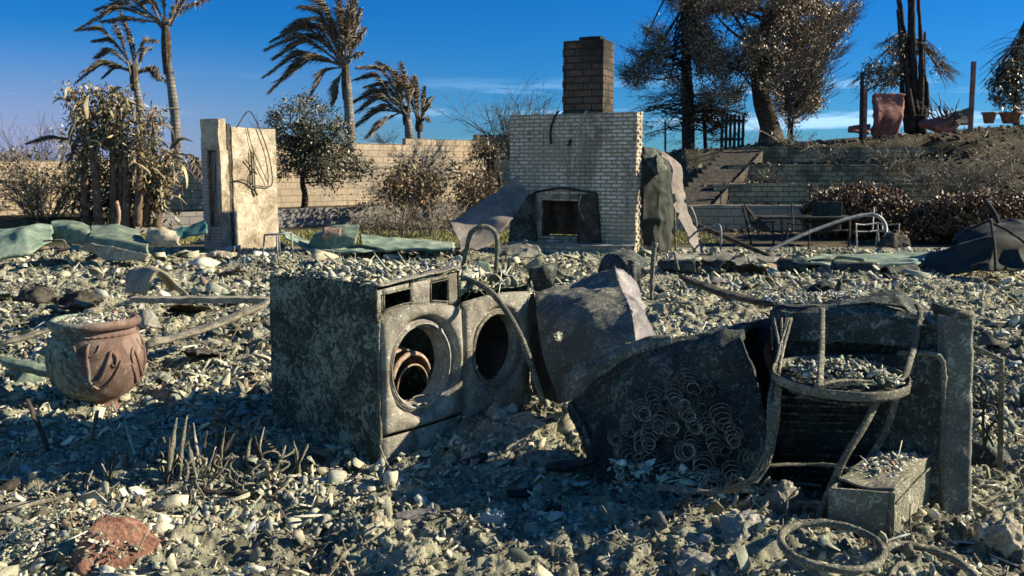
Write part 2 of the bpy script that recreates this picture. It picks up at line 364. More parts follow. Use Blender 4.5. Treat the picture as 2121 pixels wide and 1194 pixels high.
RUB = [(0, (.43, .41, .28)), (.26, (.58, .55, .41)), (.38, (.29, .285, .20)), (.56, (.22, .25, .19)), (.68, (.38, .395, .31)), (.79, (.09, .09, .07)), (.86, (.24, .175, .11)), (.90, (.60, .58, .47)), (.95, (.30, .33, .32))]
m_rub = island('rubble_ash', RUB, 26, .8, .006, drift=True)
m_rub2 = island('pale_plaster_bits', [(0, (.45, .43, .33)), (.3, (.62, .60, .5)), (.6, (.30, .32, .26)), (.8, (.10, .10, .085)), (.9, (.36, .26, .17))], 30, .8, .005)
m_chip = island('ash_chips', [(0, (.42, .40, .31)), (.3, (.30, .31, .24)), (.5, (.55, .53, .44)), (.7, (.17, .18, .14)), (.88, (.08, .08, .07)), (.95, (.30, .19, .12))], 60, .5, .002)
def ground_mat():
    m, t = newmat('ash_ground'); v = nd(t, 'ShaderNodeTexCoord').outputs['Object']; s = nd(t, 'ShaderNodeSeparateXYZ', {0: v})
    vo = nd(t, 'ShaderNodeTexVoronoi', {'Vector': v, 'Scale': 17.0}); vc = ramp(t, nd(t, 'ShaderNodeSeparateColor', {0: vo.outputs[1]}).outputs[0], [(p, tuple(k * .9 for k in c)) for p, c in RUB[:6]], True)
    n1 = noise(t, v, 2.5, 6, .65, .4); n2 = noise(t, v, 30, 6, .75)
    c = mixc(t, .5, ramp(t, n1, [(.3, (.18, .18, .125)), (.5, (.34, .33, .225)), (.7, (.49, .465, .335))]), vc)
    c = mixc(t, mth(t, 'MULTIPLY', smooth(t, n2, .52, .40), .6), c, (.12, .13, .095))
    dn = noise(t, v, .8, 5, .65, .6); c = mixc(t, mth(t, 'MULTIPLY', smooth(t, dn, .50, .62), .7), c, (.085, .08, .06))
    yard = ramp(t, noise(t, v, .9, 8, .7, .3), [(.35, (.028, .026, .018)), (.5, (.065, .057, .038)), (.65, (.14, .12, .08))])
    c = mixc(t, smooth(t, s.outputs[1], 19.0, 20.5), c, yard)
    h = mth(t, 'ADD', mth(t, 'MULTIPLY', vo.outputs[0], .8), mth(t, 'ADD', n2, mth(t, 'MULTIPLY', noise(t, v, 110, 3), .3)))
    return fin(m, t, c, .95, h, 1.0, .02, .1)
m_ground = ground_mat()
m_crustG = crust('ash_crusted_steel', (.022, .034, .027), (.05, .07, .055), (.22, .27, .205), .47, 20, .9)
m_crustF = crust('ash_grey_steel', (.12, .112, .09), (.31, .295, .24), (.55, .53, .44), .54, 24, .6, .006, rust=(.11, .08, .055))
m_crustD = crust('burnt_black_steel', (.020, .026, .023), (.045, .056, .048), (.24, .27, .22), .52, 26, .8, .007)
m_crustM = crust('ashy_panel_steel', (.085, .088, .07), (.15, .15, .12), (.40, .39, .30), .52, 28, .8, .006)
m_crustB = crust('pale_crusted_box', (.11, .11, .082), (.20, .195, .145), (.52, .50, .37), .51, 34, .8, .009)
m_seat = crust('burnt_seat_cloth', (.016, .019, .017), (.04, .048, .042), (.20, .225, .185), .53, 24, .8, .012)
m_bare = mottled('warm_grey_sheet', [(.085, .078, .075), (.17, .155, .15), (.28, .26, .24)], 5, 6, .5, .004, .55, 60, .4)
m_panel = mottled('grey_brown_panel', [(.13, .11, .095), (.20, .175, .15), (.28, .245, .21)], 3, 6, .5, .006, .8, 40)
m_rod = crust('ash_coated_rod', (.08, .078, .058), (.16, .155, .115), (.42, .40, .30), .50, 40, .6, .006)
m_rust = mottled('rusty_drum', [(.07, .045, .032), (.22, .13, .085), (.40, .29, .20), (.13, .085, .06)], 7, 7, .5, .004, .6, 50, .4)
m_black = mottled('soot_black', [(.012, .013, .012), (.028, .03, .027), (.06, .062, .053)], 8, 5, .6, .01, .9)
m_inside = mottled('sooty_drum_wall', [(.02, .018, .016), (.05, .044, .038), (.085, .072, .06)], 3, 5, .3, .004, .7)
m_ring = mottled('pale_door_ring', [(.16, .155, .13), (.34, .33, .28), (.50, .49, .43)], 14, 6, .6, .004, .7, 80)
m_wood = mottled('charred_wood', [(.022, .020, .017), (.055, .048, .038), (.13, .115, .085)], 9, 6, .9, .01, .9, 70)
m_pwood = mottled('ashen_wood', [(.13, .115, .085), (.27, .245, .18), (.42, .39, .30)], 9, 6, .8, .008, .9, 60)
m_white = masonry('white_painted_brick', (.70, .66, .55), (.54, .50, .42), (.24, .185, .11), .215, .0735, .014, None, (.26, .21, .135), .012, .53, (.30, .27, .2), .55)
m_chim = masonry('sooty_chimney_brick', (.15, .09, .065), (.085, .07, .052), (.022, .022, .022), .36, .13, .014, (.018, .019, .017), (.05, .052, .045), .012, .5)
m_block = masonry('tan_block', (.52, .42, .29), (.44, .355, .245), (.16, .13, .10), .40, .20, .011, None, (.36, .30, .23), .01, .60, (.24, .215, .18), .35)
m_terr = masonry('small_terrace_block', (.50, .39, .23), (.38, .30, .18), (.11, .085, .055), .30, .14, .012, (.08, .07, .052), None, .02)
m_tile = masonry('small_white_tile', (.40, .36, .34), (.34, .30, .29), (.10, .095, .09), .062, .062, .005, None, (.22, .18, .14), .003)
m_bed = masonry('grey_bed_block', (.24, .225, .21), (.20, .19, .18), (.09, .085, .08), .40, .20, .010, None, None, .008)
m_conc = mottled('scorched_plaster', [(.09, .07, .045), (.26, .215, .15), (.42, .365, .27), (.50, .45, .35)], 1.7, 7, .7, .015, .9, 25, .2, .3, .7, 1.0)
m_firebox = mottled('firebox_steel', [(.02, .02, .018), (.06, .05, .042), (.12, .10, .08)], 4, 5, .4, .01, .9)
m_green = mottled('weathered_green_roofing', [(.06, .085, .065), (.12, .17, .13), (.20, .25, .18), (.32, .31, .22)], 3.5, 7, .6, .01, .9, 50)
m_green2 = mottled('pale_green_roofing', [(.11, .16, .12), (.20, .28, .21), (.34, .38, .28)], 3, 6, .5, .01, .85, 50)
m_teal = mottled('teal_sheet', [(.03, .10, .09), (.06, .17, .15), (.12, .24, .20)], 3, 6, .5, .01, .8, 50)
m_slabc = mottled('cream_slab_edge', [(.20, .175, .12), (.38, .335, .24), (.52, .47, .36)], 9, 7, .9, .012, .9, 50)
m_rock = crust('pale_rock', (.16, .16, .13), (.29, .285, .235), (.50, .48, .40), .50, 22, .5, .012)
m_rockb = crust('blue_grey_rock', (.26, .31, .31), (.34, .40, .40), (.46, .50, .48), .52, 26, .4, .008)
m_tarp = mottled('dark_green_tarp', [(.010, .014, .012), (.025, .034, .027), (.05, .045, .035)], 2, 6, .6, .02, .8, 40, .3)
m_tube = mottled('scorched_steel_tube', [(.09, .10, .10), (.20, .21, .205), (.34, .34, .32)], 12, 5, .4, .003, .5, 80, .5)
m_pink = mottled('faded_red_metal', [(.10, .045, .038), (.24, .10, .085), (.36, .16, .13)], 2.5, 6, .4, .01, .7, 40)
island('ash_flecks', [(0, (.10, .13, .10)), (.4, (.22, .25, .19)), (.7, (.36, .36, .27)), (.9, (.05, .06, .05))], 60, .2, .001)
FZ.update({'ash_crusted_steel': 1.6, 'ash_grey_steel': .5, 'burnt_black_steel': 1.0, 'burnt_seat_cloth': 1.6, 'ashy_panel_steel': 1.3, 'pale_crusted_box': 1.6, 'ash_coated_rod': 1.8})
def terra():
    m, t = newmat('terracotta_with_green_ash'); v = nd(t, 'ShaderNodeTexCoord').outputs['Object']; s = nd(t, 'ShaderNodeSeparateXYZ', {0: v})
    n0 = noise(t, v, 5, 6, .7, .6); n1 = noise(t, v, 34, 6, .75, .5)
    c = ramp(t, n0, [(.35, (.085, .06, .048)), (.5, (.165, .105, .082)), (.65, (.26, .20, .16))])
    side = mth(t, 'MULTIPLY', s.outputs[0], -1.1)
    gf = smooth(t, mth(t, 'ADD', mth(t, 'ADD', mth(t, 'MULTIPLY', n1, .8), mth(t, 'MULTIPLY', n0, .6)), side), .64, .78)
    c = mixc(t, mth(t, 'MULTIPLY', gf, .8), c, ramp(t, n1, [(.38, (.06, .095, .07)), (.52, (.18, .25, .185)), (.66, (.33, .40, .30))]))
    c = mixc(t, mth(t, 'MULTIPLY', smooth(t, noise(t, v, 16, 6, .8, 2), .62, .68), .6), c, (.48, .45, .38))
    return fin(m, t, c, .85, mth(t, 'ADD', n1, mth(t, 'MULTIPLY', gf, .5)), .8, .008, .25)
m_terra = terra()
m_terrab = mottled('broken_red_clay', [(.07, .05, .035), (.20, .10, .065), (.27, .145, .10), (.20, .22, .15)], 8, 7, .9, .012, .95, 50)
m_bark = mottled('grey_bark', [(.03, .026, .02), (.075, .062, .045), (.14, .12, .09)], 9, 6, .9, .02, .95, 30)
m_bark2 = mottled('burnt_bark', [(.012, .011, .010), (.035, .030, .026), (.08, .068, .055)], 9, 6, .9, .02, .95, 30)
m_twig = island('dry_twigs', [(0, (.06, .05, .038)), (.4, (.11, .09, .065)), (.8, (.17, .14, .10))], 20, .3, .003)
m_twigp = island('pale_twigs', [(0, (.20, .17, .12)), (.4, (.30, .26, .19)), (.8, (.12, .10, .07))], 20, .3, .003)
m_palmt = masonry('ringed_palm_trunk', (.26, .235, .20), (.21, .19, .165), (.10, .09, .08), 3.0, .11, .012, (.10, .09, .08), None, .012)
m_frond = island('scorched_frond', [(0, (.09, .075, .055)), (.35, (.15, .12, .085)), (.7, (.22, .18, .125)), (.9, (.32, .26, .19))], 14, .2, .002, .6, .3)
m_leafb = island('scorched_brown_leaves', [(0, (.14, .095, .05)), (.3, (.24, .175, .10)), (.55, (.08, .07, .04)), (.75, (.34, .27, .17)), (.92, (.42, .36, .25))], 10, .2, .002, .5, .5, .7)
m_leafg = island('smoky_green_leaves', [(0, (.035, .045, .025)), (.35, (.07, .08, .045)), (.6, (.11, .11, .06)), (.8, (.16, .13, .07)), (.93, (.24, .18, .10))], 10, .2, .002, .45, .5, .7)
m_leafp = island('withered_pale_leaves', [(0, (.22, .195, .115)), (.3, (.33, .28, .17)), (.5, (.09, .085, .05)), (.72, (.40, .34, .22)), (.84, (.16, .095, .06))], 10, .3, .004, .7, .3, .7)
m_leafr = island('dry_orange_leaves', [(0, (.10, .07, .035)), (.3, (.18, .12, .055)), (.6, (.07, .065, .035)), (.85, (.30, .16, .06)), (.95, (.35, .28, .18))], 10, .2, .002, .5, .4, .7)
m_hedge = island('singed_hedge_leaves', [(0, (.09, .05, .026)), (.35, (.15, .085, .045)), (.6, (.05, .034, .02)), (.85, (.30, .21, .13))], 10, .2, .002, .5, .4, .7)
m_grass = island('dry_grass', [(0, (.14, .17, .05)), (.4, (.22, .22, .08)), (.75, (.32, .28, .13))], 10, .2, .002)
m_lawn = mottled('lawn_soil', [(.09, .10, .035), (.17, .17, .065), (.26, .23, .11)], 2, 6, .6, .02, .95, 40)
m_fruit = mottled('orange_peel', [(.45, .22, .04), (.6, .33, .07)], 10, 3, .2, .002, .5, 60)

# ---------------------------------------------------------------- the ground, one sheet out to the horizon
def ground():
    u1 = np.linspace(-.68, .68, 980); e = np.geomspace(1, 9, 34)[1:]; ex = .68 + (e - 1) * .9
    u = np.concatenate([-ex[::-1], u1, ex])
    yy = np.concatenate([np.linspace(-2.5, 2.4, 40, endpoint=False), 2.4 + np.cumsum(np.geomspace(.012, .075, 620))])
    y2 = yy[-1] + np.cumsum(np.geomspace(.08, 9, 260)); yy = np.concatenate([yy, y2])
    U, Y = np.meshgrid(u, yy); X = U * (Y + 3.2); Z = hgt(X, Y, True)
    V = np.stack([X, Y, Z], -1).reshape(-1, 3); n, m = X.shape
    i = np.arange(n - 1)[:, None]; j = np.arange(m - 1)[None, :]
    mb = MB(); mb.add(V, np.stack([i * m + j, i * m + j + 1, (i + 1) * m + j + 1, (i + 1) * m + j], -1).reshape(-1, 4))
    solo('ground', mb, m_ground, 'ash covered ground of the burnt lot and yard', 'ground', kind='structure', sm=False)
ground()
# lawn strip behind the house
def lawn():
    mb = MB(); gx = np.linspace(-9, 4.6, 60); gy = np.linspace(20.6, 24.6, 30); X, Y = np.meshgrid(gx, gy)
    t = (X + 9.5) * .676 - (Y - 27) * .737
    Z = hgt(X, Y, False) + .006 + .012 * vn(np.stack([X, Y, 0 * X], -1) * 3)
    V = np.stack([X, Y, Z], -1).reshape(-1, 3); n, m = X.shape; i = np.arange(n - 1)[:, None]; j = np.arange(m - 1)[None, :]
    mb.add(V, np.stack([i * m + j, i * m + j + 1, (i + 1) * m + j + 1, (i + 1) * m + j], -1).reshape(-1, 4))
    solo('lawn', mb, m_lawn, 'yellow green lawn strip behind the burnt house', 'lawn', kind='structure')
    N = 14000; p = np.stack([rng.uniform(-9, 4.6, N), rng.uniform(20.6, 24.6, N), np.zeros(N)], -1); p[:, 2] = hgt(p[:, 0], p[:, 1], False)
    a = rng.uniform(0, 6.28, N); d = np.stack([np.cos(a), np.sin(a), 0 * a], -1) * .014; h = rng.uniform(.04, .11, N)
    tip = p + np.stack([rng.normal(0, .03, N), rng.normal(0, .03, N), h], -1)
    V = np.stack([p - d, p + d, tip], 1).reshape(-1, 3); mb = MB(); mb.add(V, np.arange(N * 3).reshape(-1, 3))
    solo('grass', mb, m_grass, 'short dry grass on the lawn behind the burnt house', 'grass', kind='stuff', sm=False)
lawn()

# ---------------------------------------------------------------- loose rubble
def protos():
    out = {'flake': [], 'rock': [], 'stick': [], 'curl': []}
    for k in range(14):                                           # flakes of plaster: thin jagged plates
        n = int(rng.integers(6, 10)); a = np.linspace(0, 2 * math.pi, n, endpoint=False) + rng.normal(0, .22, n)
        r = rng.uniform(.45, 1.15, n); as_ = rng.uniform(.45, 1); th = rng.uniform(.05, .22)
        top = np.stack([r * np.cos(a), as_ * r * np.sin(a), th + rng.normal(0, .07, n)], -1); bot = top * (1.0, 1.0, 0) * rng.uniform(.85, 1.08) + np.array((0, 0, -.08)) + rng.normal(0, .03, (n, 3))
        V = np.concatenate([top, bot, [[rng.normal(0, .15), rng.normal(0, .15), th + rng.normal(0, .08)]]]); j = np.arange(n); j2 = (j + 1) % n
        tri = [(a_, b_, 2 * n) for a_, b_ in zip(j, j2)] + [(a_, c_, b_) for a_, b_, c_ in zip(j, j2, j + n)] + [(b_, c_, d_) for b_, c_, d_ in zip(j2, j + n, j2 + n)]
        out['flake'].append((V, np.array(tri)))
    for k in range(10):
        V, Fc = ICO[1] if k % 3 == 0 else ICO[2]; V = V * (1 + .25 * rng.normal(size=(len(V), 1)))
        nrm = rng.normal(size=(9, 3)); nrm /= np.linalg.norm(nrm, axis=1, keepdims=True)
        for q_ in nrm: kk_ = rng.uniform(.3, .62); V = V - np.maximum(V @ q_ - kk_, 0)[:, None] * q_ * .92
        out['rock'].append((V * np.array((1.15, rng.uniform(.6, .95), rng.uniform(.4, .75))), Fc))
    for k in range(5):
        mb = MB(); p = np.array([(-1, 0, 0), (-.3, rng.normal(0, .06), .03), (.4, rng.normal(0, .06), rng.normal(0, .04)), (1, rng.normal(0, .1), 0)]); mb.tube(p, [.07, .10, .09, .04], 5)
        Vc = np.concatenate(mb.V); Fl = []
        for f in mb.F:
            for q_ in f:
                for b_ in range(1, len(q_) - 1): Fl.append((q_[0], q_[b_], q_[b_ + 1]))
        out['stick'].append((Vc, np.array(Fl)))
    for k in range(5):                                             # curled scraps
        a = np.linspace(0, rng.uniform(1.2, 3), 6); V = []
        for q_ in a:
            for w in np.linspace(-.6, .6, 3): V.append((math.cos(q_) * .7, w * rng.uniform(.8, 1.15), math.sin(q_) * .55 - .2))
        V = np.array(V); Fl = []
        for i in range(5):
            for j in range(2):
                b_ = i * 3 + j; Fl += [(b_, b_ + 1, b_ + 4), (b_, b_ + 4, b_ + 3)]
        o = len(V); V = np.concatenate([V, V * .93]); Fl = Fl + [(a_ + o, c_ + o, b_ + o) for a_, b_, c_ in Fl]
        out['curl'].append((V, np.array(Fl)))
    return out
PR = protos()
def scatter(mb, pos, size, kinds=('flake', 'rock', 'stick', 'curl'), wts=(.5, .36, .09, .05), tilt=.42, lift=.25, nrm=None):
    N = len(pos); kk = rng.choice(len(kinds), N, p=np.array(wts) / sum(wts))
    for ki, kn in enumerate(kinds):
        for vi, (V, Fc) in enumerate(PR[kn]):
            sel = np.where((kk == ki) & (np.arange(N) % len(PR[kn]) == vi))[0]; M = len(sel)
            if not M: continue
            az = rng.uniform(0, 2 * math.pi, M); tx = rng.normal(0, tilt, M); ty = rng.normal(0, tilt, M)
            cz, sz, cx, sx, cy, sy = np.cos(az), np.sin(az), np.cos(tx), np.sin(tx), np.cos(ty), np.sin(ty)
            O = np.zeros(M); I = np.ones(M)
            Rz = np.stack([cz, -sz, O, sz, cz, O, O, O, I], -1).reshape(-1, 3, 3); Rx = np.stack([I, O, O, O, cx, -sx, O, sx, cx], -1).reshape(-1, 3, 3)
            Ry = np.stack([cy, O, sy, O, I, O, -sy, O, cy], -1).reshape(-1, 3, 3)
            Rm = Rx @ Ry @ Rz
            if kn == 'flake': sc = np.stack([rng.uniform(.8, 1.5, M), rng.uniform(.7, 1.1, M), rng.uniform(.6, 1.6, M)], -1)
            elif kn == 'stick': sc = np.stack([rng.uniform(1.5, 3.2, M), rng.uniform(.8, 2.2, M), rng.uniform(.8, 1.6, M)], -1)
            else: sc = rng.uniform(.7, 1.15, (M, 3))
            W_ = np.einsum('mij,mnj->mni', Rm, V[None] * (sc * size[sel][:, None])[:, None]) + pos[sel][:, None] + np.array((0, 0, 1.)) * (size[sel] * lift)[:, None, None]
            F_ = (Fc[None] + (np.arange(M) * len(V))[:, None, None]).reshape(-1, 3)
            mb.add(W_.reshape(-1, 3), F_)
def rubble():
    mb = MB()
    def band(N, y0, y1, smin, smax, power=1.0, w=.68, wts=(.5, .36, .09, .05), tilt=.42, lift=.25, clump=0):
        t = rng.uniform(0, 1, N); y = y0 + (y1 - y0) * t ** power; x = rng.uniform(-1, 1, N) * (w * y + .8)
        if clump:
            k = vn(np.stack([x, y, 0 * x], -1) * clump, 77); keep = k + rng.uniform(-.6, .6, N) > -.1; x, y = x[keep], y[keep]
        s = smin * (smax / smin) ** (rng.uniform(0, 1, len(x)) ** 2.2)
        z = hgt(x, y, True)
        scatter(mb, np.stack([x, y, z], -1), s, wts=wts, tilt=tilt, lift=lift)
    W5 = (.73, .17, .06, .04)
    band(30000, 2.6, 6.5, .005, .016, .8, wts=W5)
    band(24000, 2.6, 8.0, .010, .030, .8, wts=(.66, .2, .05, .09), tilt=.6)
    band(17000, 2.6, 8.5, .022, .055, .8, clump=.9, wts=(.83, .11, .03, .03), tilt=.75, lift=.35)
    band(3800, 3, 9, .045, .085, .8, clump=.8, wts=(.84, .14, 0, .02), tilt=.7, lift=.3)
    band(22000, 7, 13, .014, .045, .9, wts=W5, tilt=.5)
    band(4200, 7.5, 14, .04, .09, .9, clump=.5, tilt=.6, wts=W5)
    band(17000, 12, 19.3, .022, .06, .9, wts=W5, tilt=.5)
    band(4200, 11, 19.0, .05, .13, .9, clump=.4, tilt=.6, wts=(.8, .12, .05, .03))
    band(500, 8, 19.0, .10, .26, .9, clump=.3, tilt=.35, wts=(.9, .04, 0, .06))
    band(420, 3.5, 18, .035, .10, 1.0, wts=(0, 0, .9, .1), tilt=.3, lift=.3)
    solo('rubble', mb, m_rub, 'ash, plaster flakes and broken masonry covering the burnt lot', 'rubble', kind='stuff', sm=False)
rubble()
def V3(*a): return np.array(a, float)
UP = V3(0, 0, 1)
def curve(pts, n=24):
    c = np.asarray(pts, float); m = len(c)
    if m == 2: t = np.linspace(0, 1, n)[:, None]; return c[0] * (1 - t) + c[1] * t
    t = np.linspace(0, m - 1, n); i = np.clip(np.floor(t).astype(int), 0, m - 2); f = (t - i)[:, None]
    p0 = c[np.clip(i - 1, 0, m - 1)]; p1 = c[i]; p2 = c[i + 1]; p3 = c[np.clip(i + 2, 0, m - 1)]
    return .5 * (2 * p1 + (p2 - p0) * f + (2 * p0 - 5 * p1 + 4 * p2 - p3) * f ** 2 + (3 * p1 - p0 - 3 * p2 + p3) * f ** 3)
def pc(*pts): return [at(*p) for p in pts]
def bar(mb, pts, w, th, n=None):
    """flat bar along pts"""
    p = np.asarray(pts, float); t = np.gradient(p, axis=0); t /= np.linalg.norm(t, axis=1, keepdims=True); s_ = np.cross(t, V3(.2, 1, .1)); s_ /= np.linalg.norm(s_, axis=1, keepdims=True)
    mb.sheet(np.stack([p - s_ * w / 2, p + s_ * w / 2], 0), 3, len(p), th, .0015, 30); return mb
def heap(name, label, cen, a, b, N, smin, smax, mat=None, top=0.0, par=None, wts=(.74, .14, .1, .02), seed=0, cat='debris', tilt=.45):
    """loose chips lying on a parallelogram cen + u a + v b, domed by top"""
    r = np.random.default_rng(seed); u = r.uniform(-1, 1, N); v = r.uniform(-1, 1, N)
    z = top * (1 - u * u) * (1 - v * v)
    pos = np.asarray(cen) + u[:, None] * np.asarray(a) + v[:, None] * np.asarray(b) + z[:, None] * UP
    mb = MB(); s = smin * (smax / smin) ** (r.uniform(0, 1, N) ** 2); scatter(mb, pos, s, wts=wts, tilt=tilt)
    if par is not None: o = part(name, mb, mat or m_chip, par, sm=False)
    else: o = solo(name, mb, mat or m_chip, label, cat, kind='stuff', sm=False)
    return o
# ================================================================ front loading machines
UU = V3(.61, .79, 0); UU /= np.linalg.norm(UU); VV = V3(-UU[1], UU[0], 0)
def machine(name, label, base, w, h, d, hole, hc, kind, htop):
    rt = root(name, label, 'washing machine' if kind == 0 else 'clothes dryer', base)
    B = np.asarray(base, float)
    def L(u, v, z): return B + UU * u + VV * v + UP * z
    # cabinet: sides, top, back, floor
    cb = MB()
    cb.sheet([[L(0, d, 0), L(0, d * .5, 0), L(0, 0.012, 0)], [L(-.01, d, h * .5), L(.0, d * .5, h * .5), L(0, .012, h * .5)], [L(0.004, d, h - .01), L(.008, d * .5, h), L(0, .012, h - .005)]], 30, 30, .003, .006, 5, 3)
    cb.sheet([[L(w, 0.012, 0), L(w, d, 0)], [L(w, .012, htop), L(w, d, htop)]], 8, 8, .003, .004, 5)
    cb.sheet([[L(0, d, 0), L(w, d, 0)], [L(0, d, h), L(w, d, htop)]], 8, 8, .003, .006, 5)
    cb.sheet([[L(.004, .02, h), L(w * .5, .02, (h + htop) / 2 - .012), L(w - .004, .02, htop)], [L(.004, d * .5, h - .005), L(w * .5, d * .5, (h + htop) / 2 - .05), L(w - .004, d * .5, htop - .01)], [L(.004, d, h), L(w * .5, d, (h + htop) / 2 - .01), L(w - .004, d, htop)]], 26, 26, .004, .012, 6, 8)
    part('cabinet', cb, m_crustG, rt)
    # front panel with a round opening and moulded rings
    fz0 = .30 * h if kind == 0 else .02; fz1 = .80 if kind == 0 else htop - .05
    n = 120; an = np.linspace(0, 2 * math.pi, n, endpoint=False); cu, cz = hc
    def bound(a):
        c, s_ = math.cos(a), math.sin(a); best = 9
        for lim, comp, c0 in ((w - .004, c, cu), (.004, c, cu)):
            if abs(comp) > 1e-6:
                k = (lim - c0) / comp
                if k > 0: best = min(best, k)
        if abs(s_) > 1e-6:
            zt = (fz1 if s_ > 0 else (.16 if kind == 0 else .02))
            k = (zt - cz) / s_
            if s_ > 0:
                for _ in range(5):
                    uu = np.clip((cu + k * c) / w, 0, 1); zt = fz1 + (.055 * math.sin(math.pi * uu ** .75) if kind == 0 else .02 * math.sin(math.pi * uu) - .0); k = (zt - cz) / s_
            best = min(best, k)
        return best
    bd_ = np.array([bound(a) for a in an])
    prof = [(.90, .10), (.93, .085), (1.0, .02), (1.04, .006), (1.08, .010), (1.12, .024), (1.17, .030), (1.21, .012)] if kind == 0 else [(.97, .08), (1.0, .015), (1.05, .004), (1.10, .012), (1.16, .016), (1.2, .006)]
    rings = []
    for k, (f, dv) in enumerate(prof):
        r = hole * f; rings.append([L(cu + min(r, b * .985) * math.cos(a), dv, cz + min(r, b * .985) * math.sin(a)) for a, b in zip(an, bd_)])
    r0 = hole * prof[-1][0]
    for k in range(1, 9):
        f = k / 8; row = []
        for a, b in zip(an, bd_):
            r = r0 + (b - r0) * f if b > r0 else b
            dv = -.022 * math.sin(math.pi * min(1, f * 1.0)) * (1 if kind == 0 else .5) - (.01 if k < 8 else -.012)
            row.append(L(cu + r * math.cos(a), dv, cz + r * math.sin(a)))
        rings.append(row)
    G = np.array(rings); nr = len(G)
    G = G + VV * (.0035 * fbm(G * 9, 3, 4))[..., None]
    i = np.arange(nr - 1)[:, None]; j = np.arange(n)[None, :]
    q_ = np.stack([i * n + j, i * n + (j + 1) % n, (i + 1) * n + (j + 1) % n, (i + 1) * n + j], -1).reshape(-1, 4)
    fr = MB(); fr.add(G.reshape(-1, 3), q_); fr.add((G + VV * .004).reshape(-1, 3), q_[:, ::-1])
    part('front_panel', fr, m_crustF, rt)
    # rims of the opening
    rg = MB()
    for f, rr, dv in (((.97, .006, .03), (1.03, .004, .006), (1.11, .006, .022)) if kind == 0 else ((1.0, .006, .012), (1.09, .004, .006))):
        rg.tube([L(cu + hole * f * math.cos(a), dv, cz + hole * f * math.sin(a)) for a in an[::2]], rr, 7, closed=True, rough=.0012)
    part('door_ring', rg, m_ring if kind == 0 else m_rod, rt)
    if kind == 0:
        # kick panel under a curved seam
        kp = MB(); us = np.linspace(0, w, 14)
        top = [L(u, .004 - .016 * math.sin(math.pi * u / w), .152) for u in us]; mid = [L(u, .0 - .02 * math.sin(math.pi * u / w), .07) for u in us]; bot = [L(u, .006, -.12) for u in us]
        kp.sheet([bot, mid, top], 14, 14, .006, .005, 9, 3); part('kick_panel', kp, m_crustF, rt)
        # corner strip
        cs = MB(); cs.tube([L(.0, .006, z) for z in np.linspace(-.12, .80, 24)], .009, 8, rough=.003); part('corner_strip', cs, m_rod, rt)
        # control panel frame with its two openings
        cp = MB()
        z0 = lambda u: .80 + .055 * math.sin(math.pi * np.clip(u / w, 0, 1) ** .75) * .8
        z1 = lambda u: .955 + .045 * (u / w)
        o1, o2 = (.05, .255), (.42, .57)
        def strip(u0, u1, za, zb, dv=.03, k=6):
            us = np.linspace(u0, u1, k); cp.sheet([[L(u, dv, za(u)) for u in us], [L(u, dv - .004, (za(u) + zb(u)) / 2) for u in us], [L(u, dv, zb(u)) for u in us]], 6, k, .006, .003, 12)
        strip(o1[1], o2[0], z0, z1, .022); strip(o2[1], w, z0, z1, .03)
        strip(o1[0], o1[1], z0, lambda u: z0(u) + .022); strip(o2[0], o2[1], z0, lambda u: z0(u) + .025)
        strip(o1[0], o1[1], lambda u: z1(u) - .022, z1); strip(o2[0], o2[1], lambda u: z1(u) - .016, z1)
        strip(0, o1[0], z0, z1)
        cp.sheet([[L(0, -.006, .975), L(w * .5, -.012, 1.005), L(w, -.006, 1.03)], [L(0, .10, .975), L(w * .5, .10, 1.0), L(w, .1, 1.03)]], 5, 20, .008, .006, 8, 3)
        part('control_panel', cp, m_crustF, rt)
        tb = MB()
        for u0, u1, zz in ((o1[0], o1[1], z1), (o2[0], o2[1], z1)):
            tb = MB(); tb.tube([L(u, .012, zz(u) - .024) for u in np.linspace(u0, u1, 6)], .004, 6); tb.tube([L(u, .012, z0(u) + .024) for u in np.linspace(u0, u1, 6)], .004, 6)
            for u in (u0, u1): tb.tube([L(u, .012, z0(u) + .02), L(u, .012, zz(u) - .02)], .004, 6)
            part('opening_frame', tb, m_rod, rt)
        for z in (.815, .87, .93): tb = MB(); tb.tube([L(-.012, .004, z - .02), L(-.012, .004, z + .02)], .007, 6); part('hinge', tb, m_rod, rt)
    # drum
    dm = MB(); r = hole * 1.0; dc = .02
    if kind == 0:
        for k, (rr, v0, v1, zc, uc, a0, a1) in enumerate([(.205, .14, .50, cz - .03, cu - .01, .1, math.pi * 1.05)]):
            aa = np.linspace(a0, a1, 30)
            dm.sheet([[L(uc + rr * 1.08 * math.cos(a), v0, zc - .08 + rr * .9 * math.sin(a)) for a in aa], [L(uc + rr * math.cos(a), (v0 + v1) / 2, zc - .04 + rr * .9 * math.sin(a)) for a in aa], [L(uc + rr * .9 * math.cos(a), v1, zc + .0 + rr * .9 * math.sin(a)) for a in aa]], 10, 40, .012, .012, 7)
        part('drum', dm, m_rust, rt)
        d2 = MB(); aa = np.linspace(0, 2 * math.pi, 40, endpoint=False)
        d2.tube([L(cu + .02 + .125 * math.cos(a), .10, cz - .135 + .125 * math.sin(a)) for a in aa], .006, 6, closed=True)
        d2.tube([L(cu + .16 * math.cos(a), .09, cz - .10 + .16 * math.sin(a)) for a in np.linspace(.3, 2.9, 20)], .016, 6, flat=.5)
        part('drum_hoop', d2, m_rust, rt)
        hs_ = MB(); hs_.tube([L(cu + a * .2 - .1, .05, cz - .2 + .02 * math.sin(a * 3)) for a in np.linspace(0, 1, 12)], .003, 5); part('wire', hs_, m_rod, rt)
    else:
        rr = hole * 1.08
        G = np.array([[L(cu + rr * math.cos(a), v, cz + rr * math.sin(a)) for a in np.linspace(0, 2 * math.pi, 61)] for v in (.02, .3, .55)])
        dm.sheet(G, 8, 61, .004, .004, 6)
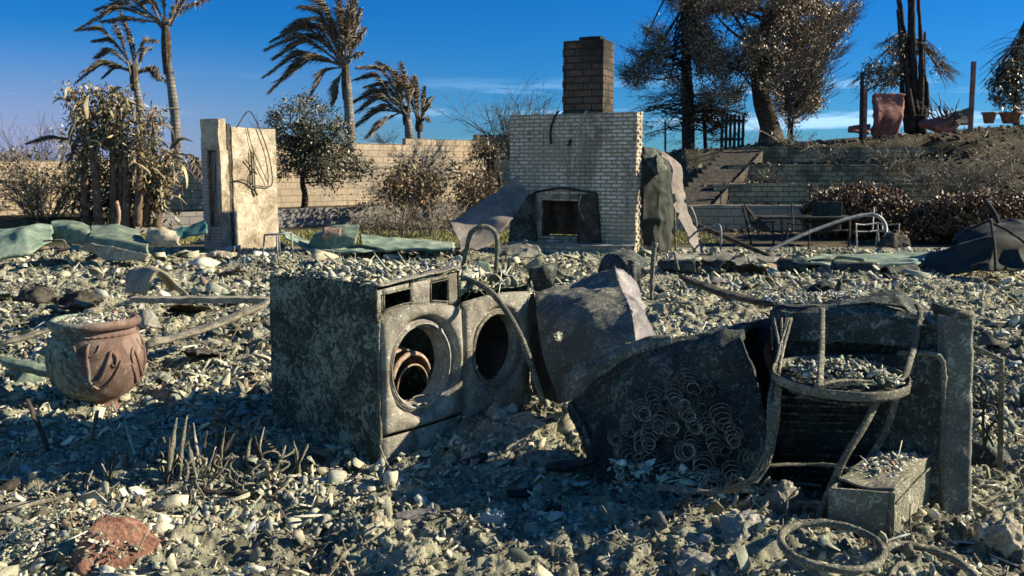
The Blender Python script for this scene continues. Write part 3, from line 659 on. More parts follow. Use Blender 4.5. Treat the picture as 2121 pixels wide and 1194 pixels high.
        dm.sheet(np.array([[L(cu + rr * f * math.cos(a), .55, cz + rr * f * math.sin(a)) for a in np.linspace(0, 2 * math.pi, 41)] for f in (1, .5, .02)]), 6, 41, .004)
        part('drum', dm, m_inside, rt)
        st = MB()
        for k in range(9):
            u = .05 + k * .066; st = MB(); st.box(L(u, -.008, htop - .075 + .004 * math.sin(k)), UU * .018, VV * .006, UP * .014, (2, 1, 2), .001)
            part('vent_slot', st, m_black, rt)
    return rt
A = V3(-.705, 5.07, 0)
machine('washing_machine', 'burnt front loading washer with square control panel openings above its round hole', A - UP * .0, .665, .985, .90, .232, (.335, .50), 0, 1.01)
A2 = A + UU * .685 + VV * .0
machine('dryer', 'burnt dryer with dark oval opening beside the washer, bent bar lying across it', A2 - UP * .0, .66, .90, .80, .215, (.33, .50), 1, .87)
heap('appliance_top_debris', 'ash flakes and plaster scraps lying on top of the washer and dryer', A + UU * .33 + VV * .45 + UP * .985, UU * .33, VV * .42, 2200, .008, .045, m_rub, .045, seed=3, wts=(.8, .08, .09, .03), tilt=.7)
heap('dryer_top_debris', 'broken shards and ash heaped on the dryer top', A2 + UU * .33 + VV * .36 + UP * .875, UU * .32, VV * .33, 1000, .01, .06, m_rub, .06, seed=4, wts=(.8, .08, .09, .03), tilt=.8)
# bent hose bar
mb = MB(); mb.tube(curve(pc((840, 548, 6.9), (905, 556, 6.3), (960, 575, 5.9), (1010, 600, 5.6), (1045, 640, 5.45), (1080, 700, 5.4), (1105, 770, 5.38), (1125, 836, 5.42)), 60), .018, 9, rough=.003)
solo('bent_bar', mb, m_rod, 'long bent ash-coated bar arching over the dryer down to the rubble', 'metal bar')
# hoop behind the washer
mb = MB(); hp = pc((955, 572, 7.2), (966, 520, 7.2), (975, 484, 7.2), (998, 470, 7.2), (1022, 478, 7.2), (1030, 505, 7.2), (1026, 568, 7.2)); mb.tube(curve(hp, 50), .018, 8, rough=.003)
rt = root('pipe_hoop', 'arched ash-coated pipe hoop standing behind the washer and dryer', 'pipe hoop', (hp[0] + hp[-1]) / 2 * V3(1, 1, 1)); part('hoop', mb, m_rod, rt)
mb = MB(); mb.tube(curve(pc((940, 568, 7.1), (985, 566, 7.15), (1060, 577, 7.1))), .012, 7, rough=.002); part('crossbar', mb, m_rod, rt)
mb = MB(); mb.tube(pc((967, 570, 7.1), (972, 540, 7.1)), .012, 7, rough=.002); part('stub', mb, m_rod, rt)
mb = MB(); mb.tube(pc((1047, 580, 6.7), (1060, 545, 6.7)), .022, 8, rough=.004); solo('pipe_stub', mb, m_rod, 'short thick pipe stub leaning beside the pipe hoop', 'pipe')
# small dark shard inside the hoop
mb = MB(); mb.sheet([pc((975, 572, 7.6), (1022, 572, 7.6)), pc((990, 540, 7.7), (1012, 545, 7.7))], 8, 8, .006, .01, 8); solo('metal_scrap', mb, m_green, 'dark green folded scrap seen through the pipe hoop', 'scrap', 'scraps of sheet metal')
# uprights and rods
def rod(name, label, pts, r, mat=None, cat='rod', group=None, n=7):
    mb = MB(); mb.tube(curve(pc(*pts), 14), r, n, rough=np.max(r) * .25 if not np.isscalar(r) else r * .25); return solo(name, mb, mat or m_rod, label, cat, group)
rod('metal_rod', 'tall crusted rod standing upright behind the crumpled panel', [(1349, 622, 7.0), (1351, 560, 7.0), (1357, 503, 7.0)], (.013, .016, .022))
rod('metal_rod', 'thin rod leaning in the rubble right of the tall crusted rod', [(1405, 560, 8.6), (1396, 522, 8.6)], .012, m_crustM)
# crumpled sheet beside the dryer
rt = root('crumpled_panel', 'crumpled burnt steel panel with a small hole, standing right of the dryer', 'metal panel', at(1230, 830, 5.6))
# main face with its hole
def holed_sheet(mb, ctrl, n, m, th, amp, sc, hc_, hr, seed=0):
    t = MB(); t.sheet(ctrl, n, m, th, amp, sc, seed); V = t.V[0]; Fq = t.F[0]; c = V[Fq].mean(1)
    d = np.linalg.norm((c - hc_) * V3(1, .3, 1), axis=1); mb.add(V, Fq[d > hr * (1 + .4 * vn(c * 30))])
mb = MB(); holed_sheet(mb, [pc((1160, 838, 5.45), (1225, 815, 5.30), (1308, 790, 5.15)), pc((1128, 745, 5.62), (1215, 722, 5.40), (1318, 722, 5.20)), pc((1116, 696, 5.75), (1200, 655, 5.55), (1306, 640, 5.45)), pc((1108, 606, 6.1), (1190, 600, 6.05), (1284, 590, 5.95))], 120, 100, .004, .022, 5, at(1157, 697, 5.6), .030)
part('front_face', mb, m_crustM, rt)
mb = MB(); mb.sheet([pc((1108, 606, 6.1), (1190, 600, 6.05), (1290, 618, 5.8)), pc((1150, 598, 6.3), (1210, 580, 6.3), (1276, 553, 6.1))], 20, 40, .004, .01, 6, 3, lin=True, crease=.03, edge=.02); part('top_face', mb, m_crustM, rt, sm=False)
mb = MB(); mb.sheet([pc((1318, 790, 5.16), (1340, 770, 5.7)), pc((1312, 722, 5.22), (1358, 696, 5.9)), pc((1304, 650, 5.47), (1336, 655, 5.95)), pc((1290, 606, 5.86), (1338, 634, 6.2)), pc((1276, 553, 6.1), (1318, 590, 6.4))], 44, 22, .004, .008, 7, 2, lin=True, crease=.05)
part('side_face', mb, m_bare, rt)
mb = MB(); mb.sheet([pc((1160, 838, 5.5), (1098, 815, 6.3)), pc((1125, 740, 5.68), (1096, 720, 6.3)), pc((1108, 606, 6.12), (1092, 620, 6.4))], 20, 10, .004, .02, 5, 5, lin=True); part('inner_flap', mb, m_black, rt)
# curled rusty can and folded black sheet behind it
mb = MB(); aa = np.linspace(-.4, 3.6, 22); c0 = at(1125, 590, 7.0)
mb.sheet([[c0 + V3(.10 * math.cos(a) - .02, y, .085 * math.sin(a)) for a in aa] for y in (-.12, .0, .12)], 10, 30, .005, .02, 7, 4); solo('crushed_can', mb, m_crustD, 'crushed black canister lying behind the dryer', 'canister')
mb = MB(); mb.sheet([pc((1106, 600, 6.8), (1125, 612, 6.8), (1142, 606, 6.8)), pc((1094, 562, 6.85), (1122, 560, 6.75), (1150, 575, 6.8)), pc((1100, 552, 6.9), (1126, 548, 6.85), (1156, 544, 6.9))], 24, 24, .004, .02, 8, 6); solo('metal_scrap', mb, m_crustD, 'curled brown-black scrap behind the dryer, left of the folded black sheet', 'scrap', 'scraps of sheet metal')
mb = MB(); mb.sheet([pc((1238, 570, 7.6), (1280, 590, 7.4), (1330, 600, 7.4)), pc((1255, 530, 7.8), (1290, 535, 7.4), (1325, 560, 7.4)), pc((1285, 522, 8.1), (1315, 522, 7.9), (1345, 548, 7.8))], 26, 26, .005, .03, 5, 7); solo('folded_sheet', mb, m_crustD, 'folded black sheet propped behind the crumpled panel', 'metal sheet')
rod('metal_stub', 'dark flat stub standing in front of the folded black sheet', [(1312, 640, 7.2), (1310, 580, 7.2), (1308, 540, 7.2)], .03, m_crustD, 'stub')
# lath leaning on the spring unit, nails
mb = MB(); p = curve(pc((1183, 788, 5.0), (1230, 762, 4.95), (1300, 728, 4.95), (1345, 715, 4.9), (1392, 706, 4.85)), 24); t_ = np.linspace(0, 1, 24); wd_ = .018 + .022 * np.sin(math.pi * t_) ** .6
mb.sheet([[p[i] - UP * wd_[i] * .8 + V3(0, -.01, 0) for i in range(24)], [p[i] + UP * .012 + V3(0, .0, 0) for i in range(24)], [p[i] + UP * wd_[i] * .6 + V3(0, .05, 0) for i in range(24)]], 8, 40, .01, .006, 12, 3); solo('bent_lath', mb, m_rod, 'pale ash-crusted lath lying along the top of the coil spring unit', 'lath')
for i, (a, b) in enumerate((((1310, 735), (1322, 752)), ((1327, 728), (1340, 748)), ((1335, 724), (1350, 742)), ((1346, 720), (1362, 738)), ((1358, 716), (1372, 735)), ((1420, 688), (1428, 712)), ((1438, 690), (1434, 712)))):
    mb = MB(); pa, pb = at(*a, 4.85), at(*b, 4.82); mb.tube([pa, pb], .0028, 5); mb.tube([pa, pa + (pa - pb) * .04], .006, 6); solo('nail', mb, m_rod, 'bent nail sticking up along the top of the coil spring unit', 'nail', 'nails along the top of the spring unit')
# ================================================================ burnt sofa of coil springs
rt = root('spring_unit', 'burnt sofa seat of blackened coil springs sagging into the rubble', 'spring unit', at(1420, 1000, 4.35))
ctl = [pc((1240, 1020, 4.80), (1330, 1035, 4.62), (1440, 1015, 4.42), (1575, 1000, 4.22)), pc((1215, 930, 4.95), (1330, 940, 4.72), (1450, 930, 4.5), (1590, 930, 4.3)), pc((1188, 845, 5.10), (1310, 830, 4.86), (1430, 815, 4.64), (1575, 800, 4.42)),
       pc((1262, 782, 5.15), (1345, 740, 4.95), (1440, 718, 4.74), (1540, 706, 4.6)), pc((1290, 765, 5.4), (1370, 722, 5.3), (1455, 700, 5.15), (1560, 675, 5.0))]
mb = MB(); mb.sheet(ctl, 90, 110, .03, .03, 4, 9, edge=.03, crease=.04); part('seat_pad', mb, m_seat, rt)
mb = MB(); mb.sheet([pc((1505, 990, 4.35), (1560, 990, 4.5), (1605, 980, 4.5)), pc((1500, 860, 4.6), (1530, 860, 4.85), (1600, 860, 4.6)), pc((1512, 760, 4.8), (1535, 730, 5.0), (1590, 720, 4.8)), pc((1510, 700, 5.0), (1560, 668, 5.1), (1605, 650, 5.0))], 40, 30, .01, .05, 4, 12); part('hanging_fabric', mb, m_black, rt)
mb = MB(); p = curve(pc((1180, 835, 5.08), (1215, 900, 4.95), (1240, 1000, 4.78)), 20); bar(mb, p, .03, .01); part('edge_bar', mb, m_crustD, rt)
def coil_mb(r, turns, h, seed):
    mb = MB(); rr = np.random.default_rng(seed); n = int(turns * 18); a = np.linspace(0, turns * 2 * math.pi, n); k = np.linspace(0, 1, n); rad = r * (1 - .45 * k) * (1 + .06 * np.sin(a * .7 + seed))
    p = np.stack([rad * np.cos(a) + (.02 + .01 * seed) * k * k, -h * k, rad * np.sin(a) * (.85 + .05 * seed) - .02 * k], -1); mb.tube(p, .0034, 5); return mb
cl = [(1317, 980), (1365, 970), (1378, 862), (1330, 845), (1385, 920), (1435, 905), (1330, 905), (1460, 955), (1300, 925), (1462, 880), (1410, 962), (1290, 960), (1350, 1000), (1395, 1000), (1440, 990), (1480, 990), (1500, 930), (1310, 870), (1425, 850), (1400, 805), (1440, 810), (1275, 905), (1355, 815), (1490, 850), (1460, 835), (1540, 950), (1345, 940), (1418, 935), (1276, 990), (1480, 910), (1385, 885), (1352, 890), (1405, 900), (1330, 950), (1375, 1000), (1430, 1000), (1455, 920), (1300, 885), (1400, 845), (1420, 780), (1470, 800), (1520, 900), (1515, 970), (1290, 930), (1365, 845), (1320, 1000), (1440, 870)]
tp = [bpy.data.meshes.new('coil') for _ in range(0)]
cms = [coil_mb(.036 + .006 * k, 3.2 + .6 * k, .05 + .02 * k, k).mesh('coil') for k in range(4)]
for m_ in cms: m_.materials.append(m_crustM if cms.index(m_) else m_crustD)
for i, (px, py) in enumerate(cl):
    f = (1010 - py) / 200; Yd = 4.78 - (px - 1240) * .00178 + .25 * max(0, f) - .09
    o = bpy.data.objects.new('coil_spring', cms[i % 4]); C.objects.link(o); o.parent = rt; o.location = [float(v) for v in at(px, py, Yd) - np.array(rt.location)]; o.rotation_euler = (rng.normal(.12, .28), rng.normal(0, .9), rng.normal(-.3, .25))
heap('spring_unit_debris', 'ash crumbs scattered over the top of the coil spring unit', at(1440, 705, 5.2), at(1590, 660, 5.3) - at(1440, 705, 5.2), V3(.0, .12, .0), 700, .006, .03, m_chip, .02, seed=5)
heap('spring_foot_debris', 'plaster chips caught at the foot of the coil spring unit', at(1440, 1015, 4.3), V3(.38, -.16, .0), V3(0, .12, .05), 420, .01, .045, m_rub, .05, seed=6)
# ================================================================ burnt refrigerator shell
rt = root('burnt_refrigerator', 'big black burnt refrigerator shell with ribbed back and bent rim, far right', 'refrigerator', at(1800, 1100, 4.4))
mb = MB(); mb.sheet([pc((1600, 1075, 4.75), (1780, 1090, 4.6), (1950, 1120, 4.35)), pc((1598, 900, 4.75), (1780, 900, 4.62), (1955, 920, 4.38)), pc((1600, 740, 4.78), (1780, 742, 4.7), (1955, 770, 4.4)), pc((1598, 642, 4.8), (1760, 640, 4.7), (1960, 690, 4.42))], 60, 60, .02, .012, 4, 3); part('back_panel', mb, m_crustD, rt)
mb = MB(); mb.sheet([pc((1600, 706, 4.74), (1700, 708, 4.62), (1800, 712, 4.52), (1900, 722, 4.42)), pc((1598, 652, 4.76), (1700, 652, 4.64), (1800, 650, 4.54), (1905, 665, 4.44)), pc((1600, 640, 4.80), (1700, 634, 4.72), (1800, 628, 4.62), (1905, 655, 4.46))], 30, 60, .008, .006, 8, 4, lin=True, crease=.012); part('top_rim', mb, m_crustD, rt)
mb = MB(); mb.sheet([pc((1598, 640, 4.78), (1700, 634, 4.70), (1800, 627, 4.60), (1870, 640, 4.52), (1912, 668, 4.44)), pc((1610, 632, 5.1), (1700, 626, 5.1), (1800, 612, 5.0), (1858, 603, 4.95), (1925, 655, 4.9))], 24, 60, .008, .008, 8, 6, lin=True, crease=.02, edge=.012); part('top_plate', mb, m_crustD, rt)
mb = MB(); mb.sheet([pc((1735, 634, 4.64), (1800, 628, 4.58), (1878, 640, 4.50)), pc((1740, 628, 4.70), (1810, 612, 4.68), (1850, 603, 4.66))], 12, 30, .006, .004, 8, 6, lin=True); part('peaked_plate', mb, m_crustD, rt)
mb = MB(); mb.tube(curve(pc((1898, 636, 4.8), (1930, 668, 4.6), (1955, 690, 4.45), (1975, 692, 4.45)), 20), [.02, .03, .022, .02], 10, rough=.008); part('bent_edge', mb, m_rod, rt)
# right wall, a hollow rounded upright
mb = MB(); top = at(1985, 655, 4.35); bot = at(1975, 1135, 4.22)
def col(p, q_, a, b, n=20, r=.022):
    k = np.linspace(0, 1, n)[:, None]; return p + (q_ - p) * k
ax = V3(.10, -.0, 0); ay = V3(.035, .30, 0)
prof = [V3(-.012, .05, 0), V3(-.008, .0, 0), V3(.0, -.012, 0), V3(.05, -.02, 0), V3(.10, -.022, 0), V3(.112, -.005, 0), V3(.118, .12, 0), V3(.12, .42, 0)]
zz = np.linspace(0, 1, 4); mb.sheet([[bot + (top - bot) * z - V3(.05, 0, 0) + p for p in prof] for z in zz], 60, 60, .008, .008, 9, 5, lin=True); part('side_rim', mb, m_crustM, rt)
mb = MB(); mb.tube(curve([top + V3(-.04, -.01, -.02), top + V3(-.02, -.03, .012), top + V3(.04, -.02, .010), top + V3(.06, .06, .0), top + V3(.065, .4, -.01)], 16), .014, 9, rough=.006); part('rim_cap', mb, m_rod, rt)
# door liner with rounded corner
mb = MB(); mb.sheet([pc((1640, 1060, 4.62), (1800, 1075, 4.48), (1945, 1085, 4.28)), pc((1640, 900, 4.62), (1800, 905, 4.49), (1950, 915, 4.29)), pc((1640, 770, 4.66), (1800, 770, 4.52), (1953, 775, 4.31)), pc((1640, 738, 4.69), (1800, 735, 4.55), (1940, 737, 4.33))], 50, 50, .02, .008, 5, 6); part('inner_liner', mb, m_crustD, rt)
mb = MB(); mb.tube(curve(pc((1860, 733, 4.45), (1925, 733, 4.32), (1950, 745, 4.29), (1955, 775, 4.285), (1954, 860, 4.28), (1950, 960, 4.27)), 30), .013, 8, rough=.004); part('liner_edge', mb, m_rod, rt)
mb = MB()
for k in range(15):
    y0 = 822 + k * 17; mb.tube(curve(pc((1612, y0, 4.58), (1700, y0 + 3, 4.52), (1800, y0 + 4, 4.45)), 12), .0065, 6, rough=.0015)
part('condenser_ribs', mb, m_crustD, rt)
mb = MB(); mb.sheet([pc((1608, 1090, 4.62), (1806, 1100, 4.47)), pc((1606, 815, 4.62), (1806, 820, 4.47))], 30, 20, .01, .006, 6, 8); part('ribbed_panel', mb, m_black, rt)
mb = MB(); mb.sheet([pc((1598, 642, 4.8), (1596, 1070, 4.75)), pc((1570, 690, 5.25), (1572, 1000, 5.25))], 14, 30, .008, .02, 5, 3); part('left_wall', mb, m_black, rt)
heap('refrigerator_top_debris', 'ash crumbs along the top edge of the refrigerator shell', at(1690, 618, 4.95), at(1790, 612, 4.95) - at(1690, 618, 4.95), V3(0, .12, 0), 500, .006, .026, m_chip, .015, seed=8)
# ================================================================ round plant stand in front of it
rt = root('plant_stand', 'round ash-coated metal basket stand filled with plaster shards, before the refrigerator', 'plant stand', at(1720, 1060, 4.1))
rc = at(1740, 782, 4.2); RR = .285
def ringp(c, r, n=64, tx=0.0, ty=0.0, sq=1): a = np.linspace(0, 2 * math.pi, n, endpoint=False); return np.stack([c[0] + r * np.cos(a), c[1] + r * sq * np.sin(a), c[2] + tx * np.cos(a) + ty * np.sin(a)], -1)
mb = MB(); P_ = ringp(rc, RR, ty=.02, tx=-.004); 
mb.sheet(np.stack([np.concatenate([P_, P_[:1]]) - UP * .02, np.concatenate([P_, P_[:1]]) + UP * .02]), 5, 90, .008, .004, 14); part('rim_band', mb, m_rod, rt)
mb = MB(); mb.tube(ringp(rc - UP * .045, RR * .8, ty=.02), .007, 6, closed=True); mb.sheet([[rc + V3(r * math.cos(a) * RR, r * math.sin(a) * RR, -.05 + .02 * r) for r in (.02, .5, .97)] for a in np.linspace(0, 2 * math.pi, 25)], 40, 10, .008, .01, 8); part('basket_tray', mb, m_crustD, rt)
for lab, pts in (('bar', [(1702, 640, 4.42), (1701, 720, 4.2), (1697, 800, 3.96)]), ('bar', [(1906, 645, 4.42), (1892, 720, 4.3), (1868, 800, 4.12)])):
    mb = MB(); bar(mb, curve(pc(*pts), 16), .026, .009); part('upright_bar', mb, m_rod, rt)
for pts in ([(1612, 800, 4.2), (1606, 880, 4.16), (1590, 950, 4.12), (1560, 1000, 4.08)], [(1820, 822, 4.05), (1790, 880, 4.0), (1745, 955, 3.97), (1700, 1060, 3.95), (1690, 1090, 3.95)], [(1862, 800, 4.3), (1830, 900, 4.33), (1760, 1010, 4.36), (1735, 1070, 4.38)]):
    mb = MB(); bar(mb, curve(pc(*pts), 20), .030, .011); part('leg', mb, m_rod, rt)
mb = MB(); mb.tube(curve(pc((1590, 965, 4.14), (1680, 962, 4.2), (1740, 968, 4.15), (1770, 985, 4.08)), 24), .009, 6, rough=.002); mb.tube(curve(pc((1650, 1040, 4.0), (1700, 1042, 3.97), (1725, 1040, 4.0)), 12), .011, 6, rough=.002); part('stretcher', mb, m_rod, rt)
mb = MB(); mb.tube(curve(pc((1690, 800, 3.95), (1735, 790, 4.0), (1790, 790, 4.05), (1850, 800, 4.1)), 20), .008, 6, rough=.002); part('scroll_bar', mb, m_rod, rt)
heap('basket_shards', 'pale plaster shards piled in the round metal basket', rc + V3(.02, .03, .0), V3(.20, 0, 0), V3(0, .20, 0), 420, .008, .034, m_rub, .06, seed=9, wts=(.82, .12, .06, 0), tilt=.7)
# tangle of cable left of the stand
rt = root('cable_tangle', 'ash-crusted cables hanging from the refrigerator down to the rubble', 'cable', at(1590, 1000, 4.1))
for k in range(5):
    j = rng.normal(0, 4, 8); mb = MB(); mb.tube(curve(pc((1625 + j[0] * 3, 660, 4.6), (1612 + j[1] * 2, 740, 4.4), (1600 + j[2], 830, 4.2), (1588 + j[3], 910, 4.1), (1575 + j[4] * 2, 970, 4.05), (1530 + j[5] * 3, 1010, 4.05), (1450 + j[6] * 5, 1020, 4.1), (1360, 1005 + j[7], 4.15)), 50), .006 + .002 * (k % 2), 6, rough=.002); part('strand', mb, m_rod, rt)
# steel box
bo = at(1842, 1172, 3.80); bl = V3(-.82, .42, 0); bl /= np.linalg.norm(bl)
rt = root('steel_box', 'ash-crusted rectangular steel box with a torn lid, bottom right beside the refrigerator', 'steel box', bo)
hb = .31; U2 = UU * .0 + V3(.50, .866, 0)
mb = MB(); a_, b_ = V3(.60, .80, 0) * .62, V3(-.97, .24, 0) * .25
mb.sheet([[bo + a_, bo + a_ * .5, bo + a_ * .03, bo + b_ * .05, bo + b_ * .5, bo + b_], [q_ + UP * hb * .5 for q_ in (bo + a_, bo + a_ * .5, bo + a_ * .03, bo + b_ * .05, bo + b_ * .5, bo + b_)], [q_ + UP * hb for q_ in (bo + a_, bo + a_ * .5, bo + a_ * .03, bo + b_ * .05, bo + b_ * .5, bo + b_)]], 30, 50, .012, .006, 10, 4)
mb.sheet([[bo + b_, bo + b_ + a_], [bo + b_ + UP * hb, bo + b_ + a_ + UP * hb]], 10, 12, .01, .004, 8); mb.sheet([[bo + a_ + b_, bo + a_], [bo + b_ + a_ + UP * hb, bo + a_ + UP * hb]], 10, 12, .01, .004, 8)
part('casing', mb, m_crustB, rt)
mb = MB(); T0 = bo + UP * (hb + .002)
mb.sheet([[T0 + a_ * .02, T0 + a_ * .5 + UP * .006, T0 + a_], [T0 + b_ * .5 + a_ * .10 - UP * .012, T0 + a_ * .5 + b_ * .5 + UP * .012, T0 + a_ + b_ * .5], [T0 + b_ + a_ * .16, T0 + a_ * .5 + b_ + UP * .004, T0 + a_ + b_]], 24, 24, .01, .008, 9, 5, edge=.01); part('torn_lid', mb, m_crustB, rt)
mb = MB(); mb.tube([bo + UP * (hb - .05) + (-VV) * .004 + a_ * k + V3(.006, -.004, .02 * k) for k in np.linspace(.02, .98, 20)], .004, 6, rough=.002); part('seam', mb, m_rod, rt)
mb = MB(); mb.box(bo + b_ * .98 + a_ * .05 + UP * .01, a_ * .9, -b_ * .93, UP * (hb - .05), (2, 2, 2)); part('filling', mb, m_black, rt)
heap('box_lid_debris', 'small plaster splinters lying on the steel box lid', T0 + a_ * .62 + b_ * .5, a_ * .36, b_ * .4, 420, .006, .028, m_rub2, .03, seed=11, tilt=.6)
# hoops bottom right
def hoop(label, c, r, tx, ty, rr, a0=0, a1=2 * math.pi, sub=None):
    n = 70; a = np.linspace(a0, a1, n, endpoint=(a1 - a0) < 6.2); P_ = np.stack([c[0] + r * np.cos(a), c[1] + r * np.sin(a) * math.cos(ty), c[2] + r * np.sin(a) * math.sin(ty) + tx * np.cos(a)], -1)
    mb = MB(); mb.tube(P_, rr, 9, closed=(a1 - a0) >= 6.2, rough=.003); return solo('metal_hoop', mb, m_rod, label, 'metal hoop', 'bent metal hoops')
hoop('whole metal ring lying flat in the rubble in front of the steel box', at(1722, 1130, 3.40), .180, .0, .10, .015)
mb = MB(); mb.tube(curve(pc((1780, 1215, 3.3), (1795, 1170, 3.35), (1830, 1138, 3.4), (1870, 1129, 3.45), (1930, 1140, 3.45), (1985, 1165, 3.4), (2030, 1205, 3.3)), 60), .016, 9, rough=.003); rt = root('metal_hoop', 'arched metal hoop with a pale knot rising from the bottom edge, below the steel box', 'metal hoop', at(1880, 1180, 3.6), group='bent metal hoops'); part('arc', mb, m_rod, rt)
mb = MB(); mb.rock(at(1880, 1150, 3.42), .026, (1, 1, 1.6), 5, 3, .5); mb.tube(curve(pc((1880, 1150, 3.42), (1884, 1185, 3.4), (1882, 1215, 3.4))), .013, 7, rough=.004); part('knot', mb, m_rod, rt)
mb = MB(); mb.tube(curve(pc((1835, 1215, 3.25), (1862, 1170, 3.35), (1905, 1180, 3.4), (1925, 1215, 3.25))), .010, 7, rough=.003); part('inner_arc', mb, m_rod, rt)
# scroll iron frame
rt = root('iron_trellis', 'black wrought iron frame with scrollwork standing right of the refrigerator', 'iron frame', at(2045, 1005, 4.95))
mb = MB(); 
for pts in ([(2000, 712, 4.9), (2074, 746, 4.8)], [(2074, 742, 4.8), (2070, 1000, 4.9)], [(2004, 712, 4.95), (2003, 985, 5.0)]): bar(mb, curve(pc(*pts), 10), .024, .014)
part('frame', mb, m_rod, rt)
for pts in ([(2004, 775, 4.95), (2030, 782, 4.92), (2044, 810, 4.9), (2042, 838, 4.9)], [(2002, 790, 4.95), (2024, 798, 4.92), (2034, 822, 4.9), (2034, 840, 4.9)], [(2040, 838, 4.9), (2020, 835, 4.9), (2012, 850, 4.9), (2022, 864, 4.9), (2036, 855, 4.9)], [(2038, 840, 4.9), (2036, 880, 4.9), (2038, 925, 4.9), (2030, 950, 4.9)], [(2064, 870, 4.88), (2048, 890, 4.9), (2040, 925, 4.9)], [(2034, 880, 4.9), (2048, 905, 4.9), (2058, 925, 4.9)], [(2040, 838, 4.9), (2060, 845, 4.9), (2066, 870, 4.9)]):
    mb = MB(); mb.tube(curve(pc(*pts), 18), .007, 6, rough=.001); part('scroll', mb, m_crustD, rt)
mb = MB(); mb.rock(at(2030, 960, 5.15), .15, (1.1, .8, .75), 21, 4, .15); solo('scorched_pot', mb, m_crustD, 'round black lump resting behind the iron scroll frame', 'pot')
mb = MB(); mb.tube(curve(pc((2120, 925, 6.2), (2060, 912, 5.9), (1996, 900, 5.6)), 12), .035, 9, rough=.01); solo('fallen_log', mb, m_pwood, 'pale charred log lying behind the iron scroll frame', 'log')
# ================================================================ terracotta urn
pt = at(207, 868, 6.35); zb = pt[2]
rt = root('terracotta_urn', 'large relief-decorated terracotta urn half covered in green ash', 'urn', pt)
prof = [(.02, .0), (.15, .0), (.15, .04), (.125, .08), (.115, .12), (.14, .15), (.195, .18), (.245, .23), (.28, .30), (.296, .38), (.298, .46), (.283, .54), (.258, .60), (.255, .625), (.278, .635), (.29, .655), (.287, .675), (.27, .69), (.25, .69), (.24, .67), (.23, .60)]
pr = curve([(p[0], p[1], 0) for p in prof], 70)[:, :2]; mb = MB(); mb.lathe(pr, pt, 80, .004, 7); part('body', mb, m_terra, rt)
mb = MB(); mb.lathe([(.001, .665), (.15, .66), (.25, .645)], pt, 40, .02, 14); part('ash_fill', mb, m_rub2, rt)
def onpot(a, z, d=.0):
    r = float(np.interp(z, [p[1] for p in prof[:14]], [p[0] for p in prof[:14]])) + d; return pt + V3(r * math.cos(a), r * math.sin(a), z)
def relief(par, cc, flip):
    mb = MB(); a0 = cc
    def cur(pts, rr): mb.tube(curve([onpot(a0 + flip * u, z, .004) for u, z in pts], 24), rr, 6, rough=.002)
    cur([(0, .22), (.02, .35), (0, .50), (.06, .56)], (.012, .016, .01)); cur([(.05, .30), (.25, .33), (.42, .44), (.50, .50), (.60, .46), (.56, .40), (.50, .42)], (.010, .016, .012, .006)); cur([(.05, .30), (.22, .26), (.45, .30), (.62, .38), (.70, .44)], (.008, .014, .006))
    cur([(-.05, .30), (-.25, .34), (-.42, .44), (-.50, .50), (-.60, .45), (-.55, .40)], (.010, .016, .006)); cur([(-.05, .28), (-.25, .26), (-.45, .32), (-.6, .40)], (.008, .014, .006)); cur([(.05, .48), (.2, .5), (.28, .55)], (.01, .006)); cur([(-.05, .48), (-.2, .5), (-.28, .55)], (.01, .006))
    for k in range(9): an = k * .7; mb.rock(onpot(a0 + .07 * math.cos(an), .29 + .022 * math.sin(an), .004), .014, seed=k, sub=2, rough=.1)
    mb.rock(onpot(a0, .29, .004), .016, seed=3, sub=2, rough=.1)
    part('relief_ornament', mb, m_terra, par)
relief(rt, R(-78), 1); relief(rt, R(12), 1); relief(rt, R(-168), 1)
mb = MB(); mb.tube([onpot(a, .595 + .002 * math.sin(a * 40), .004 + .004 * math.sin(a * 40)) for a in np.linspace(0, 2 * math.pi, 160, endpoint=False)], .007, 6, closed=True); part('beaded_band', mb, m_terra, rt)
heap('urn_debris', 'ash and plaster crumbs filling the mouth of the terracotta urn', pt + UP * .675, V3(.19, 0, 0), V3(0, .19, 0), 420, .006, .03, m_chip, .03, seed=13)
mb = MB(); mb.rock(pt + V3(-.03, .02, .73), .05, (1.5, 1, .6), 4, 3, .4); solo('loose_stone', mb, m_slabc, 'knobbly tan stone resting on the ash heap in the urn mouth', 'stone')
def ROOTW(*a, **k): o = root(*a, **k); o['kind'] = 'thing'; return o
# ================================================================ masonry ruins
E1 = V3(.91, -.42, 0); E1 /= np.linalg.norm(E1); E2 = V3(-E1[1], E1[0], 0); RZ = math.atan2(E1[1], E1[0])
def lbox(mb, x0, x1, y0, y1, z0, z1, k=.12, amp=.006, sc=5, seed=0):
    n = tuple(max(1, int(abs(b - a) / k)) for a, b in ((x0, x1), (y0, y1), (z0, z1)))
    return mb.box((x0, y0, z0), (x1 - x0, 0, 0), (0, y1 - y0, 0), (0, 0, z1 - z0), n, amp, sc, seed)
